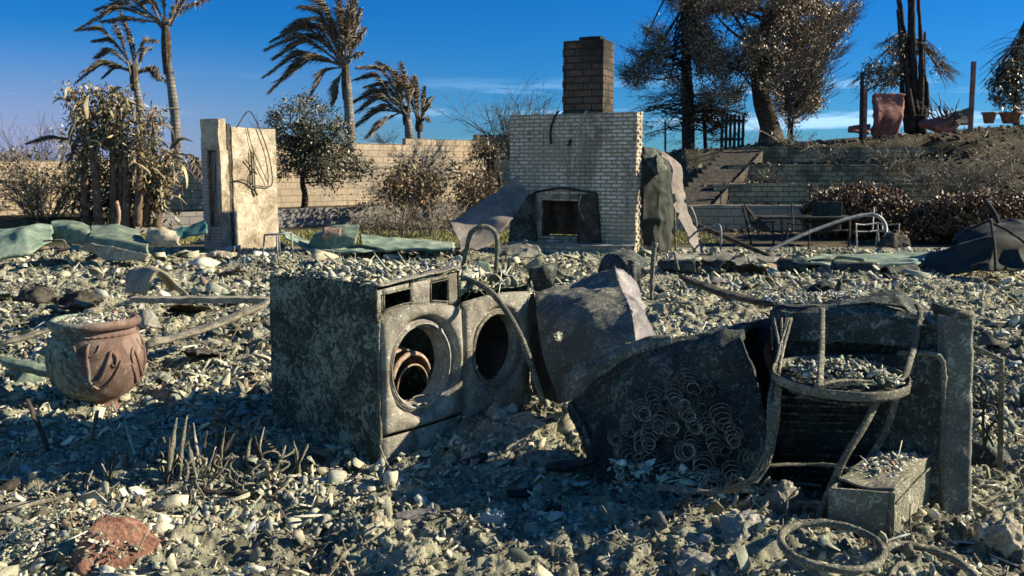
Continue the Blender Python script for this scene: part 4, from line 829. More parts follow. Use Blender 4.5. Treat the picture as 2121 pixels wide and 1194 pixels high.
# white brick fireplace
fo = g(1056, 522); fo = at(1056, 520, 19.5); fo[2] = 0
rt = root('brick_fireplace', 'white painted brick fireplace wall with a sooty chimney, left standing alone', 'fireplace', fo, RZ)
WW, HH = 2.64, 2.66; fx0, fx1, fz0, fz1 = .72, 1.62, .28, .98
def ragwall(mb, x0, x1, y0, y1, z0, z1, seed): lbox(mb, x0, x1, y0, y1, z0, z1, .05, .010, 7, seed)
mb = MB()
ragwall(mb, 0, fx0, 0, .34, -.1, HH, 1); ragwall(mb, fx1, WW, 0, .34, -.1, HH, 2); ragwall(mb, fx0 + .001, fx1 - .001, .002, .34, fz1, HH - .003, 3); ragwall(mb, fx0 + .001, fx1 - .001, .002, .34, -.1, fz0, 4)
part('brick_wall', mb, m_white, rt, local=True, sm=False)
mb = MB()
lbox(mb, fx0 - .02, fx0 + .015, -.003, .55, fz0, fz1 + .0); lbox(mb, fx1 - .015, fx1 + .02, -.003, .55, fz0, fz1)
lbox(mb, fx0, fx1, .52, .56, fz0, fz1); lbox(mb, fx0, fx1, .35, .55, fz1 - .02, fz1 + .03)
part('firebox', mb, m_firebox, rt, local=True)
mb = MB(); lbox(mb, fx0 + .02, fx1 - .02, -.006, .03, fz1 + .02, fz1 + .13, .06, .004); lbox(mb, fx0 - .12, fx0 - .02, -.01, .02, fz0, fz1 + .13, .06, .004, 5, 4); part('firebox_surround', mb, m_conc, rt, local=True)
mb = MB(); lbox(mb, .1, 2.72, -.55, -.005, -.1, .16, .07, .012, 6, 6); part('hearth', mb, m_white, rt, local=True, sm=False)
mb = MB(); cx0 = 1.10; lbox(mb, cx0, cx0 + .82, .10, .72, 1.2, 4.05, .08, .006, 6, 7); part('chimney', mb, m_chim, rt, local=True, sm=False)
ch = bpy.context.scene.objects.get('chimney')
mb = MB(); lbox(mb, cx0 + .26, cx0 + .70, .25, .55, 4.04, 4.13, .08, .004); part('flue_cap', mb, m_chim, ch, local=True, sm=False)
mb = MB()
for k in range(19):                                               # toothed corner of the stack
    lbox(mb, cx0 - .016 * (k % 2), cx0 + .02, .092, .25, 1.24 + k * .148, 1.24 + k * .148 + .132)
part('corner_bricks', mb, m_chim, ch, local=True, sm=False)
mb = MB()
for k in range(36): mb.box((WW - .01, .03 + .15 * (k % 2), .05 + k * .0735), (.028 + .012 * math.sin(k * 7), 0, 0), (0, .14, 0), (0, 0, .055), (1, 2, 1), .006, 9, k)
part('broken_edge', mb, m_white, rt, local=True, sm=False)
mb = MB(); p = curve([(fx0 - .18, -.03, 1.13), (fx0 + .2, -.06, 1.20), (fx0 + .5, -.06, 1.22), (fx1 + .25, -.05, 1.13)], 24); mb.tube(p, .022, 7, rough=.005)
mb.tube(curve([(fx0 - .18, -.03, 1.13), (fx0 - .16, -.05, .7), (fx0 - .10, -.06, .2)], 12), .02, 6, rough=.004); mb.tube(curve([(fx1 + .25, -.05, 1.13), (fx1 + .3, -.06, .7), (fx1 + .34, -.06, .18)], 12), .02, 6, rough=.004); part('screen_frame', mb, m_black, rt, local=True)
mb = MB(); mb.sheet([[(fx1 - .15, -.07, .15), (fx1 + .05, -.10, .15), (fx1 + .33, -.06, .18)], [(fx1 - .13, -.06, .6), (fx1 + .1, -.12, .6), (fx1 + .3, -.06, .65)], [(fx1 - .12, -.05, 1.12), (fx1 + .1, -.09, 1.10), (fx1 + .24, -.05, 1.12)]], 20, 20, .006, .01, 4); part('mesh_curtain', mb, m_firebox, rt, local=True)
mb = MB(); mb.sheet([[(-.02, -.06, .1), (.35, -.12, .1), (.62, -.06, .1)], [(.05, -.04, .6), (.3, -.10, .6), (.6, -.06, .6)], [(.1, -.03, 1.05), (.35, -.07, 1.10), (.58, -.04, 1.1)]], 20, 20, .006, .02, 4, 3); part('scorched_screen', mb, m_crustD, rt, local=True)
mb = MB(); bar(mb, curve([(fx1 - .05, -.10, 1.1), (fx1 - .09, -.12, .9), (fx1 - .02, -.12, .7), (fx1 + .02, -.12, .62)], 14), .04, .006); part('hanging_rag', mb, m_conc, rt, local=True)
def floc(x, y, z): return fo + E1 * x + E2 * y + UP * z
mb = MB(); bar(mb, curve([floc(1.03, .05, HH + .06), floc(.98, -.03, HH - .06), floc(.90, -.04, HH - .3), floc(.91, -.04, HH - .58)], 18), .045, .006); solo('metal_strip', mb, m_black, 'dark curved metal strip hanging from the fireplace top left of the chimney', 'metal strip', 'strips hanging on the fireplace')
mb = MB(); bar(mb, curve([floc(1.62, .05, HH + .05), floc(1.60, -.03, HH - .02), floc(1.50, -.06, HH - .26), floc(1.44, -.08, HH - .36)], 14), .055, .006); solo('metal_strip', mb, MT['cream_slab_edge'], 'short bright metal strip hanging from the fireplace top below the chimney', 'metal strip', 'strips hanging on the fireplace')
mb = MB(); mb.tube(curve([floc(1.27, -.03, HH - .55), floc(1.33, -.05, HH - .5), floc(1.30, -.04, HH - .58), floc(1.25, -.04, HH - .6)], 10), .022, 6, rough=.008); part('bracket', mb, m_black, None) if 0 else solo('wall_bracket', mb, m_black, 'small black bracket stub on the white brick wall', 'bracket')
# panel leaning on the left of the fireplace
mb = MB(); mb.sheet([pc((930, 462, 18.0), (945, 490, 17.6), (955, 522, 17.2)), pc((965, 440, 18.3), (990, 470, 18.0), (1005, 512, 17.4)), pc((1010, 412, 18.6), (1035, 430, 18.3), (1050, 468, 17.9)), pc((1072, 366, 19.0), (1082, 385, 18.9), (1093, 404, 18.7))], 60, 40, .02, .03, 1.5, 4, edge=.06, crease=.06); solo('leaning_panel', mb, m_panel, 'large warped grey panel leaning against the left side of the fireplace', 'panel')
# dark steel chase and the twisted flue sheets on the right
rt = root('flue_casing', 'dark burnt steel casing standing against the right side of the fireplace', 'flue casing', floc(WW + .4, .4, 0))
mb = MB(); mb.sheet([pc((1332, 520, 18.6), (1365, 524, 18.7), (1392, 518, 19.2)), pc((1332, 420, 18.6), (1368, 424, 18.7), (1396, 420, 19.2)), pc((1332, 345, 18.6), (1366, 350, 18.8), (1394, 360, 19.3)), pc((1331, 306, 18.7), (1350, 312, 18.9), (1372, 318, 19.4))], 60, 40, .01, .02, 3, 3, edge=.04, lin=True, crease=.10); part('casing_sheet', mb, m_tarp, rt)
mb = MB(); mb.sheet([pc((1331, 304, 18.7), (1362, 310, 19), (1374, 318, 19.4)), pc((1331, 322, 18.62), (1358, 360, 18.6), (1382, 350, 19))], 8, 12, .01, .03, 2); part('torn_flap', mb, m_crustD, rt)
mb = MB(); mb.tube(curve(pc((1396, 395, 19.3), (1398, 460, 19.2), (1400, 522, 19.2))), .02, 6, rough=.004); part('corner_edge', mb, m_rod, rt)
mb = MB(); mb.sheet([pc((1366, 318, 18.6), (1376, 312, 18.9)), pc((1388, 345, 18.4), (1408, 340, 18.7)), pc((1392, 390, 18.2), (1416, 385, 18.5)), pc((1402, 440, 18), (1428, 440, 18.3)), pc((1428, 500, 17.8), (1448, 490, 18.1)), pc((1440, 530, 17.6), (1464, 526, 18))], 80, 20, .012, .02, 3, 6, edge=.05, crease=.06); solo('twisted_sheet', mb, m_panel, 'long curling pale metal sheet hanging from the dark casing right of the fireplace', 'metal sheet')
# shower wall remains
po = at(425, 521, 18.7); po[2] = 0
rt = ROOTW('plaster_wall_stub', 'tall stub of scorched plaster wall with tiled niche and bent wires', 'wall stub', po, RZ)
mb = MB()
ragwall(mb, 0, .15, 0, .20, 0, 2.02, 1); ragwall(mb, 0, .44, .0, .20, 1.95, 2.54, 3); ragwall(mb, .36, .46, 0, .22, -.05, 1.95, 2); ragwall(mb, .15, .36, .002, .20, -.05, .5, 5)
part('front_pier', mb, m_conc, rt, local=True)
mb = MB(); lbox(mb, .10, .46, .34, 1.66, -.05, 2.40, .07, .012, 4, 8); part('slab', mb, m_conc, rt, local=True)
mb = MB(); lbox(mb, .06, .44, .22, .345, 0, 2.46, .07, .02, 6, 9); part('charred_stud', mb, m_wood, rt, local=True)
mb = MB(); lbox(mb, .005, .145, -.012, -.001, .05, 2.0); lbox(mb, .14, .44, -.014, -.001, -.03, .5); lbox(mb, .145, .355, .10, .13, .48, 1.96); part('tiles', mb, m_tile, rt, local=True)
mb = MB(); mb.tube([(.22, -.02, .52), (.22, -.02, 1.93)], .014, 6); mb.tube([(.2, -.03, 1.93), (.36, -.03, 1.93)], .012, 6); mb.tube(curve([(.15, -.05, .2), (.3, -.05, .8), (.40, -.04, 1.9)], 12), .008, 5); part('niche_pipe', mb, m_black, rt, local=True)
X0 = .475
for pts, r in (([(0, .55, 2.5), (.02, .95, 2.84), (.04, 1.3, 2.4), (.05, 1.55, 1.9), (.05, 1.62, 1.35), (.04, 1.3, 1.30), (.03, 1.05, 1.32)], .012), ([(.02, .85, 2.5), (.03, 1.0, 2.1), (.04, 1.25, 1.7), (.04, 1.5, 1.35)], .009), ([(.02, .35, 1.42), (.05, .6, 1.44), (.05, .85, 1.38), (.04, 1.05, 1.25)], .014), ([(.03, .95, 2.02), (.03, .97, 1.3)], .016), ([(.03, 1.03, 2.0), (.03, 1.04, 1.25)], .012), ([(.03, .75, 1.85), (.05, 1.1, 1.55)], .014), ([(.03, .9, 1.25), (.03, .88, 1.5), (.04, 1.0, 1.6)], .012), ([(.03, 1.0, 1.25), (.04, 1.1, 1.12)], .026)):
    mb = MB(); mb.tube(curve([(X0 + a, b * .88, c * .96) for a, b, c in pts], 24), r, 6, rough=.002); part('wire', mb, m_wood, rt, local=True)
# stool
rt = root('stool', 'small square burnt metal stool standing in the rubble by the wall stub', 'stool', g(578, 545))
so = g(578, 546); Ys = so[1]
tl = pc((548, 487, Ys), (577, 484, Ys + .22), (603, 482, Ys), (573, 486, Ys - .22))
mb = MB(); 
for a, b in ((0, 1), (1, 2), (2, 3), (3, 0)): mb.tube([tl[a], tl[b]], .016, 6)
mb.sheet([[tl[0], tl[3]], [tl[1], tl[2]]], 6, 6, .006, .006, 6); part('seat', mb, m_tube, rt)
for a, b in zip(tl, pc((543, 542, Ys), (580, 530, Ys + .25), (607, 538, Ys), (576, 552, Ys - .26))): mb = MB(); mb.tube([a, b], .014, 6); part('leg', mb, m_tube, rt)
# block wall along the back of the lot
WD = V3(.737, .676, 0)
def wallrun(name, label, w0, t0, t1, z0, z1, th, mat, seed):
    rt_ = root(name, label, 'wall', w0, math.atan2(WD[1], WD[0]), 'concrete block walls')
    mb = MB(); lbox(mb, t0, t1, 0, th, z0, z1, .5, .004, 1, seed); part('block_courses', mb, mat, rt_, local=True, sm=False); return rt_
W1 = V3(-9.5, 27.0, 0)
r_ = ROOTW('block_wall', 'long tan concrete block wall stepping up behind the burnt lot', 'wall', W1, math.atan2(WD[1], WD[0]))
mb = MB(); lbox(mb, -14, 1.7, 0, .2, -.3, 1.8, .5, .003, 1, 1); lbox(mb, 1.7, 3.2, 0, .2, -.3, 2.0, .5, .003, 1, 1); lbox(mb, 3.2, 8.1, 0, .2, -.3, 2.4, .5, .003, 1, 2); lbox(mb, 8.1, 11.2, 0, .2, -.3, 2.6, .5, .003, 1, 3); lbox(mb, 11.2, 16, 0, .2, -.3, 2.8, .5, .003, 1, 4); part('block_courses', mb, m_block, r_, local=True, sm=False)
mb = MB(); lbox(mb, 3.2, 8.1, -.012, .212, 2.4, 2.41); part('coping', mb, m_block, r_, local=True, sm=False)
pb = W1 + V3(.676, -.737, 0) * 2.3
r_ = ROOTW('planter_wall', 'low grey block wall holding the raised bed before the block wall', 'wall', pb, math.atan2(WD[1], WD[0]))
mb = MB(); lbox(mb, -2, 12, -.2, 0, -.3, .50, .5, .003, 1, 5); part('block_courses', mb, m_bed, r_, local=True, sm=False)
# terraces on the bank
for i, (x0, x1, Y, z0, z1, lab, m_) in enumerate(((4.0, 9.4, 24.98, -.1, .60, 'lowest tan block terrace wall at the foot of the bank', m_block), (5.6, 12.4, 26.98, .4, 1.12, 'second terrace wall up the bank, brown blocks half hidden', m_terr), (6.4, 13.2, 28.98, 1.0, 1.66, 'third terrace wall up the bank, beside the wooden steps', m_terr), (7.3, 13.6, 30.98, 1.5, 2.22, 'topmost terrace wall below the big tree', m_terr))):
    r_ = ROOTW('terrace_wall', lab, 'terrace wall', (x0, Y, 0), 0, 'terrace walls up the bank')
    z1 += .07; L_ = x1 - x0; mb = MB()
    lbox(mb, 0, L_, -.12, .10, z0, z1, .2, .012, 3, i); part('block_courses', mb, m_, r_, local=True, sm=False)
# wooden steps up the bank
s0, s1 = at(1385, 432, 25.6), at(1500, 322, 30.4)
rt = root('wooden_steps', 'grey plank steps climbing the bank beside the terrace walls', 'steps', s0)
sd_ = s1 - s0; sx = V3(1.15, 0, 0)
for k in range(13):
    f = k / 12; p = s0 + sd_ * f; mb = MB(); mb.box(p, sx, V3(0, .30, .12), UP * .05, (6, 1, 1), .006, 5, k); part('tread', mb, m_wood, rt)
mb = MB(); mb.sheet([[s0 + sx * 1.0 - UP * .25, s1 + sx * 1.0 - UP * .25], [s0 + sx * 1.0 + UP * .12, s1 + sx * 1.0 + UP * .12]], 4, 20, .05, .01, 3); part('stringer', mb, m_wood, rt)
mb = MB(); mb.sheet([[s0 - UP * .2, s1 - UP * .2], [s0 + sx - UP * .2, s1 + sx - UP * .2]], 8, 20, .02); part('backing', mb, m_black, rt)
# burnt gate of vertical slats
go = at(1514, 310, 32.5)
rt = root('slat_gate', 'charred gate of upright slats standing before the big tree', 'gate', go)
for k in range(6):
    mb = MB(); x = (-.36 + k * .14); mb.box(go + V3(x, 0, -.1), V3(.095, 0, 0), V3(0, .03, 0), UP * (1.25 + .04 * math.sin(k * 3)), (1, 1, 6), .006, 6, k); part('slat', mb, m_black, rt)
for z in (.3, .9): mb = MB(); mb.box(go + V3(-.36, .032, z), V3(.8, 0, 0), V3(0, .04, 0), UP * .08); part('rail', mb, m_black, rt)
# ================================================================ foliage helpers
def leaves(mb, c, n, spread, size, asp=2.2, dirb=(0, 0, 0), dirw=.0, bend=.3, r=rng, squash=1.0, seed=None):
    """n leaf-sized folded blades around each centre in c"""
    c = np.repeat(np.asarray(c, float), n, 0); N = len(c)
    p = c + r.normal(0, 1, (N, 3)) * np.asarray(spread) * np.array((1, 1, squash))
    d = r.normal(0, 1, (N, 3)); d /= np.linalg.norm(d, axis=1, keepdims=True); d = d * (1 - dirw) + np.asarray(dirb, float) * dirw; d /= np.linalg.norm(d, axis=1, keepdims=True) + 1e-9
    s_ = np.cross(d, r.normal(0, 1, (N, 3))); s_ /= np.linalg.norm(s_, axis=1, keepdims=True) + 1e-9; nn = np.cross(d, s_)
    L_ = size * r.uniform(.6, 1.4, N)[:, None]; w = L_ / asp / 2
    a = p - s_ * w * .5; b = p + s_ * w * .5; m1 = p + d * L_ * .5 - s_ * w + nn * L_ * bend * .3; m2 = p + d * L_ * .5 + s_ * w + nn * L_ * bend * .3; t = p + d * L_ - nn * L_ * bend * .2
    V = np.stack([a, b, m2, t, m1], 1).reshape(-1, 3); k = np.arange(N)[:, None] * 5
    mb.add(V, k + np.array([[0, 1, 2, 3, 4]])); return mb
def grow(mb, p, d, L_, r, dep, rg, wind=(0, 0, 0), tips=None, spread=.55, kids=(2, 4), droop=0, n=5, minr=.004, segs=5, wig=.12):
    pts = [np.array(p, float)]; dd = np.array(d, float); dd /= np.linalg.norm(dd)
    for k in range(segs):
        dd = dd + rg.normal(0, wig, 3) + np.asarray(wind) * .12 + V3(0, 0, -droop * .1); dd /= np.linalg.norm(dd); pts.append(pts[-1] + dd * L_ / segs)
    pts = np.array(pts); mb.tube(pts, np.maximum(np.linspace(r, r * .55, segs + 1), minr), n if dep > 1 else 4, cap=False)
    if dep <= 0:
        if tips is not None: tips.append(pts[-1]); tips.append(pts[segs // 2])
        return
    for k in range(int(rg.integers(*kids))):
        f = rg.uniform(.35, 1); i = int(f * segs); nd_ = dd + rg.normal(0, spread, 3); nd_ /= np.linalg.norm(nd_)
        grow(mb, pts[i], nd_, L_ * rg.uniform(.55, .8), r * (.5 + .1 * rg.random()), dep - 1, rg, wind, tips, spread, kids, droop, n, minr, segs, wig)
    if tips is not None and dep <= 1: tips.append(pts[-1])
# ================================================================ palms blown by the wind
def frond(par, a, b, sag, lift, width, Yr, seed, mat=None, blow=(-1, 0, -.35), n=92):
    """frond with spine from a to b (points) and strap leaflets trailing with the wind"""
    rg = np.random.default_rng(seed); a = np.asarray(a); b = np.asarray(b); mid = (a + b) / 2 + UP * lift; sp = curve([a, mid * .55 + (a + (b - a) * .35) * .45 + UP * lift * .45, mid + (b - a) * .12, b], 26)
    mb = MB(); mb.tube(sp, np.linspace(.035, .008, 26), 5)
    t = np.gradient(sp, axis=0); t /= np.linalg.norm(t, axis=1, keepdims=True); bl = np.asarray(blow, float)
    for s_ in (-1, 1):
        f = np.linspace(.16, .99, n) + rg.normal(0, .006, n); i = np.clip((f * 25), 0, 24.99); i0 = i.astype(int); fr = (i - i0)[:, None]
        p = sp[i0] * (1 - fr) + sp[np.minimum(i0 + 1, 25)] * fr; tt = t[i0]
        side = np.cross(tt, UP); side /= np.linalg.norm(side, axis=1, keepdims=True) + 1e-9
        d0 = tt * 1.0 + side * s_ * .45 + rg.normal(0, .12, (n, 3)) + UP * .1; d0 /= np.linalg.norm(d0, axis=1, keepdims=True)
        d1 = d0 * .55 + bl * .45 + rg.normal(0, .12, (n, 3)) + UP * -.35; d1 /= np.linalg.norm(d1, axis=1, keepdims=True)
        L_ = (width * np.sin(np.clip(f, 0, 1) * math.pi * .92 + .15) ** .6 * rg.uniform(.7, 1.15, n))[:, None]; w = .016
        m_ = p + d0 * L_ * .5; e = m_ + d1 * L_ * .55; wv = np.cross(d0, rg.normal(0, 1, (n, 3))); wv /= np.linalg.norm(wv, axis=1, keepdims=True); wv = wv * w
        V = np.stack([p - wv * .6, p + wv * .6, m_ + wv, m_ - wv, e], 1).reshape(-1, 3); k = np.arange(n)[:, None] * 5
        mb.add(V, k + np.array([[0, 1, 2, 3]])); mb.add(V, np.zeros((0, 3), int)); mb.F.append(np.stack([k[:, 0] + 3, k[:, 0] + 2, k[:, 0] + 4], -1) + (mb.n - len(V)))
    return part('frond', mb, mat or m_frond, par)
def palm(label, trunk, rads, crown, tips, Y, name='palm_tree', wid=.62, shaft=None):
    tp_ = [at(px, py, Y) for px, py in trunk]; base = tp_[0].copy(); 
    rt_ = root(name, label, 'palm tree', base, 0, 'wind-bent palm trees behind the wall')
    mb = MB(); mb.tube(curve(tp_, 30), rads, 14, rough=.012); part('trunk', mb, m_palmt, rt_)
    c = at(*crown, Y)
    if shaft:
        mb = MB()
        for k in range(9): a = k * .7; q0 = c + V3(.07 * math.cos(a), .07 * math.sin(a), -shaft); mb.tube(curve([q0, c + V3(.085 * math.cos(a), .085 * math.sin(a), -shaft * .4), c + V3(.05 * math.cos(a), .05 * math.sin(a), .25)], 8), [.05, .07, .04], 6)
        part('crown_shaft', mb, m_bark, rt_)
    for k, tpt in enumerate(tips):
        px, py = tpt[:2]; lf = tpt[2] if len(tpt) > 2 else .5; dy = rng.uniform(-.9, .9)
        b = at(px, py, Y + dy); L_ = np.linalg.norm(b - c); frond(rt_, c + V3(*rng.normal(0, .07, 3)), b, 0, lf * L_ * .45, wid * min(1.2, .5 + L_ * .16), Y, k + int(Y * 10))
    return rt_
palm('tallest palm, its ringed grey trunk rising left of the plaster wall stub', [(366, 335), (364, 260), (355, 180), (348, 130), (344, 60)], [.16, .14, .125, .11, .09], (343, 55), [(215, 45, .1), (180, -20, .3), (235, 0, .35), (285, -25, .4), (330, -80, .1), (400, -50, .2), (432, 0, .15), (165, 60, .45), (300, 5, .5), (430, -40, .3), (200, 20, .3), (380, 10, .2)], 29.5, shaft=1.4)
palm('slender palm standing just left of and behind the tallest palm', [(296, 320), (292, 250), (286, 200), (280, 160)], [.14, .125, .115, .10], (278, 150), [(160, 62, .5), (195, 85, .5), (250, 25, .25), (235, 45, .3), (325, 85, .6), (330, 165, .5), (160, 170, .45), (170, 150, .4), (200, 120, .4), (268, 60, .1), (345, 170, .6), (310, 100, .4), (215, 160, .5)], 32, wid=.6, shaft=.6)
palm('full-crowned palm with all fronds streaming left, in the middle left', [(727, 310), (724, 250), (720, 195), (717, 150)], [.165, .15, .14, .11], (716, 140), [(553, 102, .5), (550, 158, .45), (560, 190, .42), (570, 120, .5), (590, 65, .6), (625, 15, .5), (640, -5, .5), (565, 85, .55), (640, 205, .5), (690, 215, .35), (605, 150, .5), (700, -10, .2), (735, -25, .08), (748, 20, .1), (756, 60, .12), (750, 110, .25), (660, 0, .35), (680, 30, .3), (600, 95, .5), (630, 60, .5), (725, 10, .1), (740, -5, .1), (580, 170, .5), (640, 40, .5), (705, 20, .2)], 31, wid=.75, shaft=1.0)
palm('short bushy palm leaning left behind the block wall, left of the fireplace', [(851, 320), (849, 290), (846, 262), (842, 240)], [.16, .16, .15, .12], (842, 235), [(745, 140, .5), (760, 180, .5), (738, 165, .55), (735, 212, .5), (740, 232, .5), (738, 262, .35), (762, 285, .2), (768, 240, .5), (785, 130, .4), (832, 132, .1), (838, 165, .1), (820, 150, .25), (800, 170, .4), (760, 215, .5), (858, 160, .1), (780, 195, .5)], 34, wid=.7, shaft=.4)
palm('thin young palm right beside the short bushy palm', [(871, 310), (869, 280), (868, 262)], [.09, .09, .08], (868, 255), [(862, 160, .1), (853, 165, .2), (898, 200, .25), (892, 215, .2), (880, 180, .15), (845, 200, .3), (888, 250, .5)], 35, wid=.5, shaft=.3)
# ================================================================ trees and shrubs
def inpoly(px, py, poly):
    n = len(poly); r_ = False; j = n - 1
    for i in range(n):
        xi, yi = poly[i]; xj, yj = poly[j]
        if (yi > py) != (yj > py) and px < (xj - xi) * (py - yi) / (yj - yi + 1e-9) + xi: r_ = not r_
        j = i
    return r_
def crown_points(poly, Y, depth, N, rg, gap=.0, gs=.02):
    xs = [p[0] for p in poly]; ys = [p[1] for p in poly]; out = []
    while len(out) < N:
        px = rg.uniform(min(xs), max(xs)); py = rg.uniform(min(ys), max(ys))
        if not inpoly(px, py, poly): continue
        if gap and float(vn(V3(px * gs, py * gs, Y), 9)) < -1 + gap * 2 + rg.normal(0, .12): continue
        cx = (min(xs) + max(xs)) / 2; w = (max(xs) - min(xs)) / 2; k = math.sqrt(max(.05, 1 - ((px - cx) / w) ** 2)); out.append(at(px, py, Y + rg.uniform(-depth, depth) * k))
    return np.array(out)
def tree(name, label, cat, trunk, rads, Y, poly, N, nleaf, spread, size, mleaf, mbark, depth=2.0, gap=.35, wind=(0, 0, 0), limbs=16, dirb=(0, 0, 0), dirw=0, asp=2.0, group=None, twigs=0, seed=1, gs=.02, twmat=None, branch_r=.07):
    rg = np.random.default_rng(seed); tp_ = curve([at(a, b, Y) for a, b in trunk], 16); rt_ = root(name, label, cat, tp_[0], 0, group)
    mb = MB(); mb.tube(tp_, rads, 12, rough=.02); C_ = crown_points(poly, Y, depth, N, rg, gap, gs)
    idx = rg.choice(len(C_), min(limbs, len(C_)), replace=False)
    for i in idx:
        k = int(rg.integers(7, 16)); s_ = tp_[min(k, 15)]; e = C_[i]; m_ = (s_ + e) / 2 + rg.normal(0, .15, 3) - UP * .1
        mb.tube(curve([s_, m_, e], 10), np.linspace(branch_r, .012, 10), 6, cap=False)
        for _ in range(6): j = int(rg.integers(0, len(C_))); f = rg.uniform(.4, .95); q0 = s_ + (e - s_) * f; v = C_[j] - q0; L_ = np.linalg.norm(v); mb.tube(curve([q0, q0 + v / L_ * min(L_, 1.4) + rg.normal(0, .1, 3)], 5), [.02, .006], 4, cap=False)
    part('trunk', mb, mbark, rt_)
    if twigs:
        tw = MB()
        for i in rg.choice(len(C_), twigs): grow(tw, C_[i], V3(*wind) + rg.normal(0, .35, 3), rg.uniform(.35, .9), .010, 1, rg, wind, None, .35, (2, 4), 0, 4, .004)
        part('twigs', tw, twmat or m_twig, rt_)
    if nleaf:
        lf = MB(); leaves(lf, C_, nleaf, spread, size, asp, dirb, dirw, r=rg); part('crown', lf, mleaf, rt_, sm=False)
    return rt_, C_
# citrus tree by the wall
tree('citrus_tree', 'small dark-leaved citrus tree standing right of the plaster wall stub', 'tree', [(628, 438), (632, 405), (626, 375), (640, 330), (650, 280)], [.10, .09, .07, .05, .03], 27.5,
     [(560, 235), (590, 215), (606, 196), (640, 205), (660, 215), (684, 205), (700, 240), (720, 275), (745, 320), (768, 345), (755, 372), (715, 375), (705, 400), (680, 385), (650, 372), (620, 350), (575, 370), (562, 330), (556, 280)], 250, 44, .12, .07, m_leafg, m_bark2, 1.4, .42, limbs=26, branch_r=.035, seed=3)
# fruit on the ground beneath
for k in range(9):
    p = g(600 + k * 17 + rng.uniform(-6, 6), 441 + rng.uniform(-3, 2)); mb = MB(); mb.rock(p + UP * .04, .045, seed=k, sub=2, rough=.03); solo('fallen_orange', mb, m_fruit, 'fallen orange lying in the raised bed under the citrus tree', 'orange', 'fallen oranges under the citrus tree')
# orange-leaved shrub before the wall
def shrub(name, label, cx, base, Y, w, h, mleaf, mtw, N=60, nleaf=10, size=.08, seed=1, tw=40, up=1.0, wind=(0, 0, 0), group=None, cat='shrub', twr=.012, dep=2, spread=.45, lift=.0, lspread=.12):
    rg = np.random.default_rng(seed); b = at(cx, base, Y); rt_ = root(name, label, cat, b, 0, group); sc = Y / F
    mb = MB(); tips = []
    for k in range(tw):
        d = V3(rg.normal(0, w * sc * .45), rg.normal(0, w * sc * .3), h * sc * up * rg.uniform(.5, 1.05)); L_ = np.linalg.norm(d) * .55
        grow(mb, b + V3(rg.normal(0, w * sc * .10), rg.normal(0, .12), -.03), d, L_, twr * rg.uniform(.7, 1.4), dep, rg, wind, tips, spread, (2, 4), 0, 5, .0045)
    part('stems', mb, mtw, rt_)
    if nleaf:
        t_ = np.array(tips); t_ = t_[rg.choice(len(t_), min(N, len(t_)), replace=False)]; lf = MB(); leaves(lf, t_, nleaf, lspread, size, 2.0, r=rg); part('leaves', lf, mleaf, rt_, sm=False)
    return rt_
shrub('dry_shrub', 'orange-tinged drying shrub in front of the block wall', 850, 455, 27.5, 130, 150, m_leafr, m_twig, 170, 14, .10, 11, 26, lspread=.16)
shrub('dry_shrub', 'brown leafy shrub between the drying orange shrub and the fireplace', 985, 450, 26, 110, 120, m_leafr, m_twig, 130, 12, .09, 12, 24, lspread=.15)
for k, (cx, lab) in enumerate(((775, 'bare twiggy shrub nearest the plaster wall stub, low bed edge'), (830, 'bare twiggy shrub below the drying orange shrub'), (890, 'bare grey shrub standing a little right of the drying shrub'), (945, 'bare twiggy shrub beside the leaning grey panel'))):
    shrub('bare_shrub', lab, cx, 495, 22.5 + .3 * (k % 2), 80, 105, None, m_twigp, 0, 0, .1, 20 + k, 20, group='bare shrubs along the raised bed', twr=.011)
shrub('bare_bush', 'wide bare bush with dark hanging twigs behind the wall, left of the chimney', 1070, 330, 33, 150, 165, None, m_twig, 0, 0, .1, 31, 36, up=1.0, cat='bush', twr=.02, dep=3, spread=.5)
tree('bare_bush', 'dark leafy branches over the wall top beside the fireplace', 'bush', [(1040, 400), (1030, 350), (1020, 320)], [.05, .04, .02], 30, [(985, 300), (1050, 292), (1056, 440), (1010, 430), (975, 350)], 60, 16, .12, .09, m_leafr, m_bark2, .5, .45, limbs=10, branch_r=.02, seed=8)
shrub('bare_bush', 'bare brushy bush against the far left block wall', 95, 470, 23, 150, 200, m_leafb, m_twigp, 120, 8, .09, 32, 42, group=None, cat='bush', twr=.016, dep=3, spread=.38)
shrub('bare_bush', 'thin upright twigs rising over the wall at far left', 88, 400, 27, 90, 150, None, m_twig, 0, 0, .1, 33, 34, up=1.25, cat='bush', twr=.008, dep=2, spread=.16)
shrub('bare_bush', 'low dark bush at the left edge with its twigs above the wall', 30, 400, 25, 110, 110, m_leafb, m_twig, 130, 8, .08, 34, 30, cat='bush', twr=.01, spread=.3)
shrub('bare_bush', 'fine bare twigs poking up behind the plaster wall stub', 545, 310, 33, 40, 85, None, m_twig, 0, 0, .1, 35, 22, up=1.1, cat='bush', twr=.006, dep=1, spread=.14)
shrub('bare_bush', 'fine bare twigs above the wall right of the short palm', 800, 300, 34.5, 70, 40, None, m_twig, 0, 0, .1, 36, 22, up=1.1, cat='bush', twr=.006, dep=1, spread=.2)
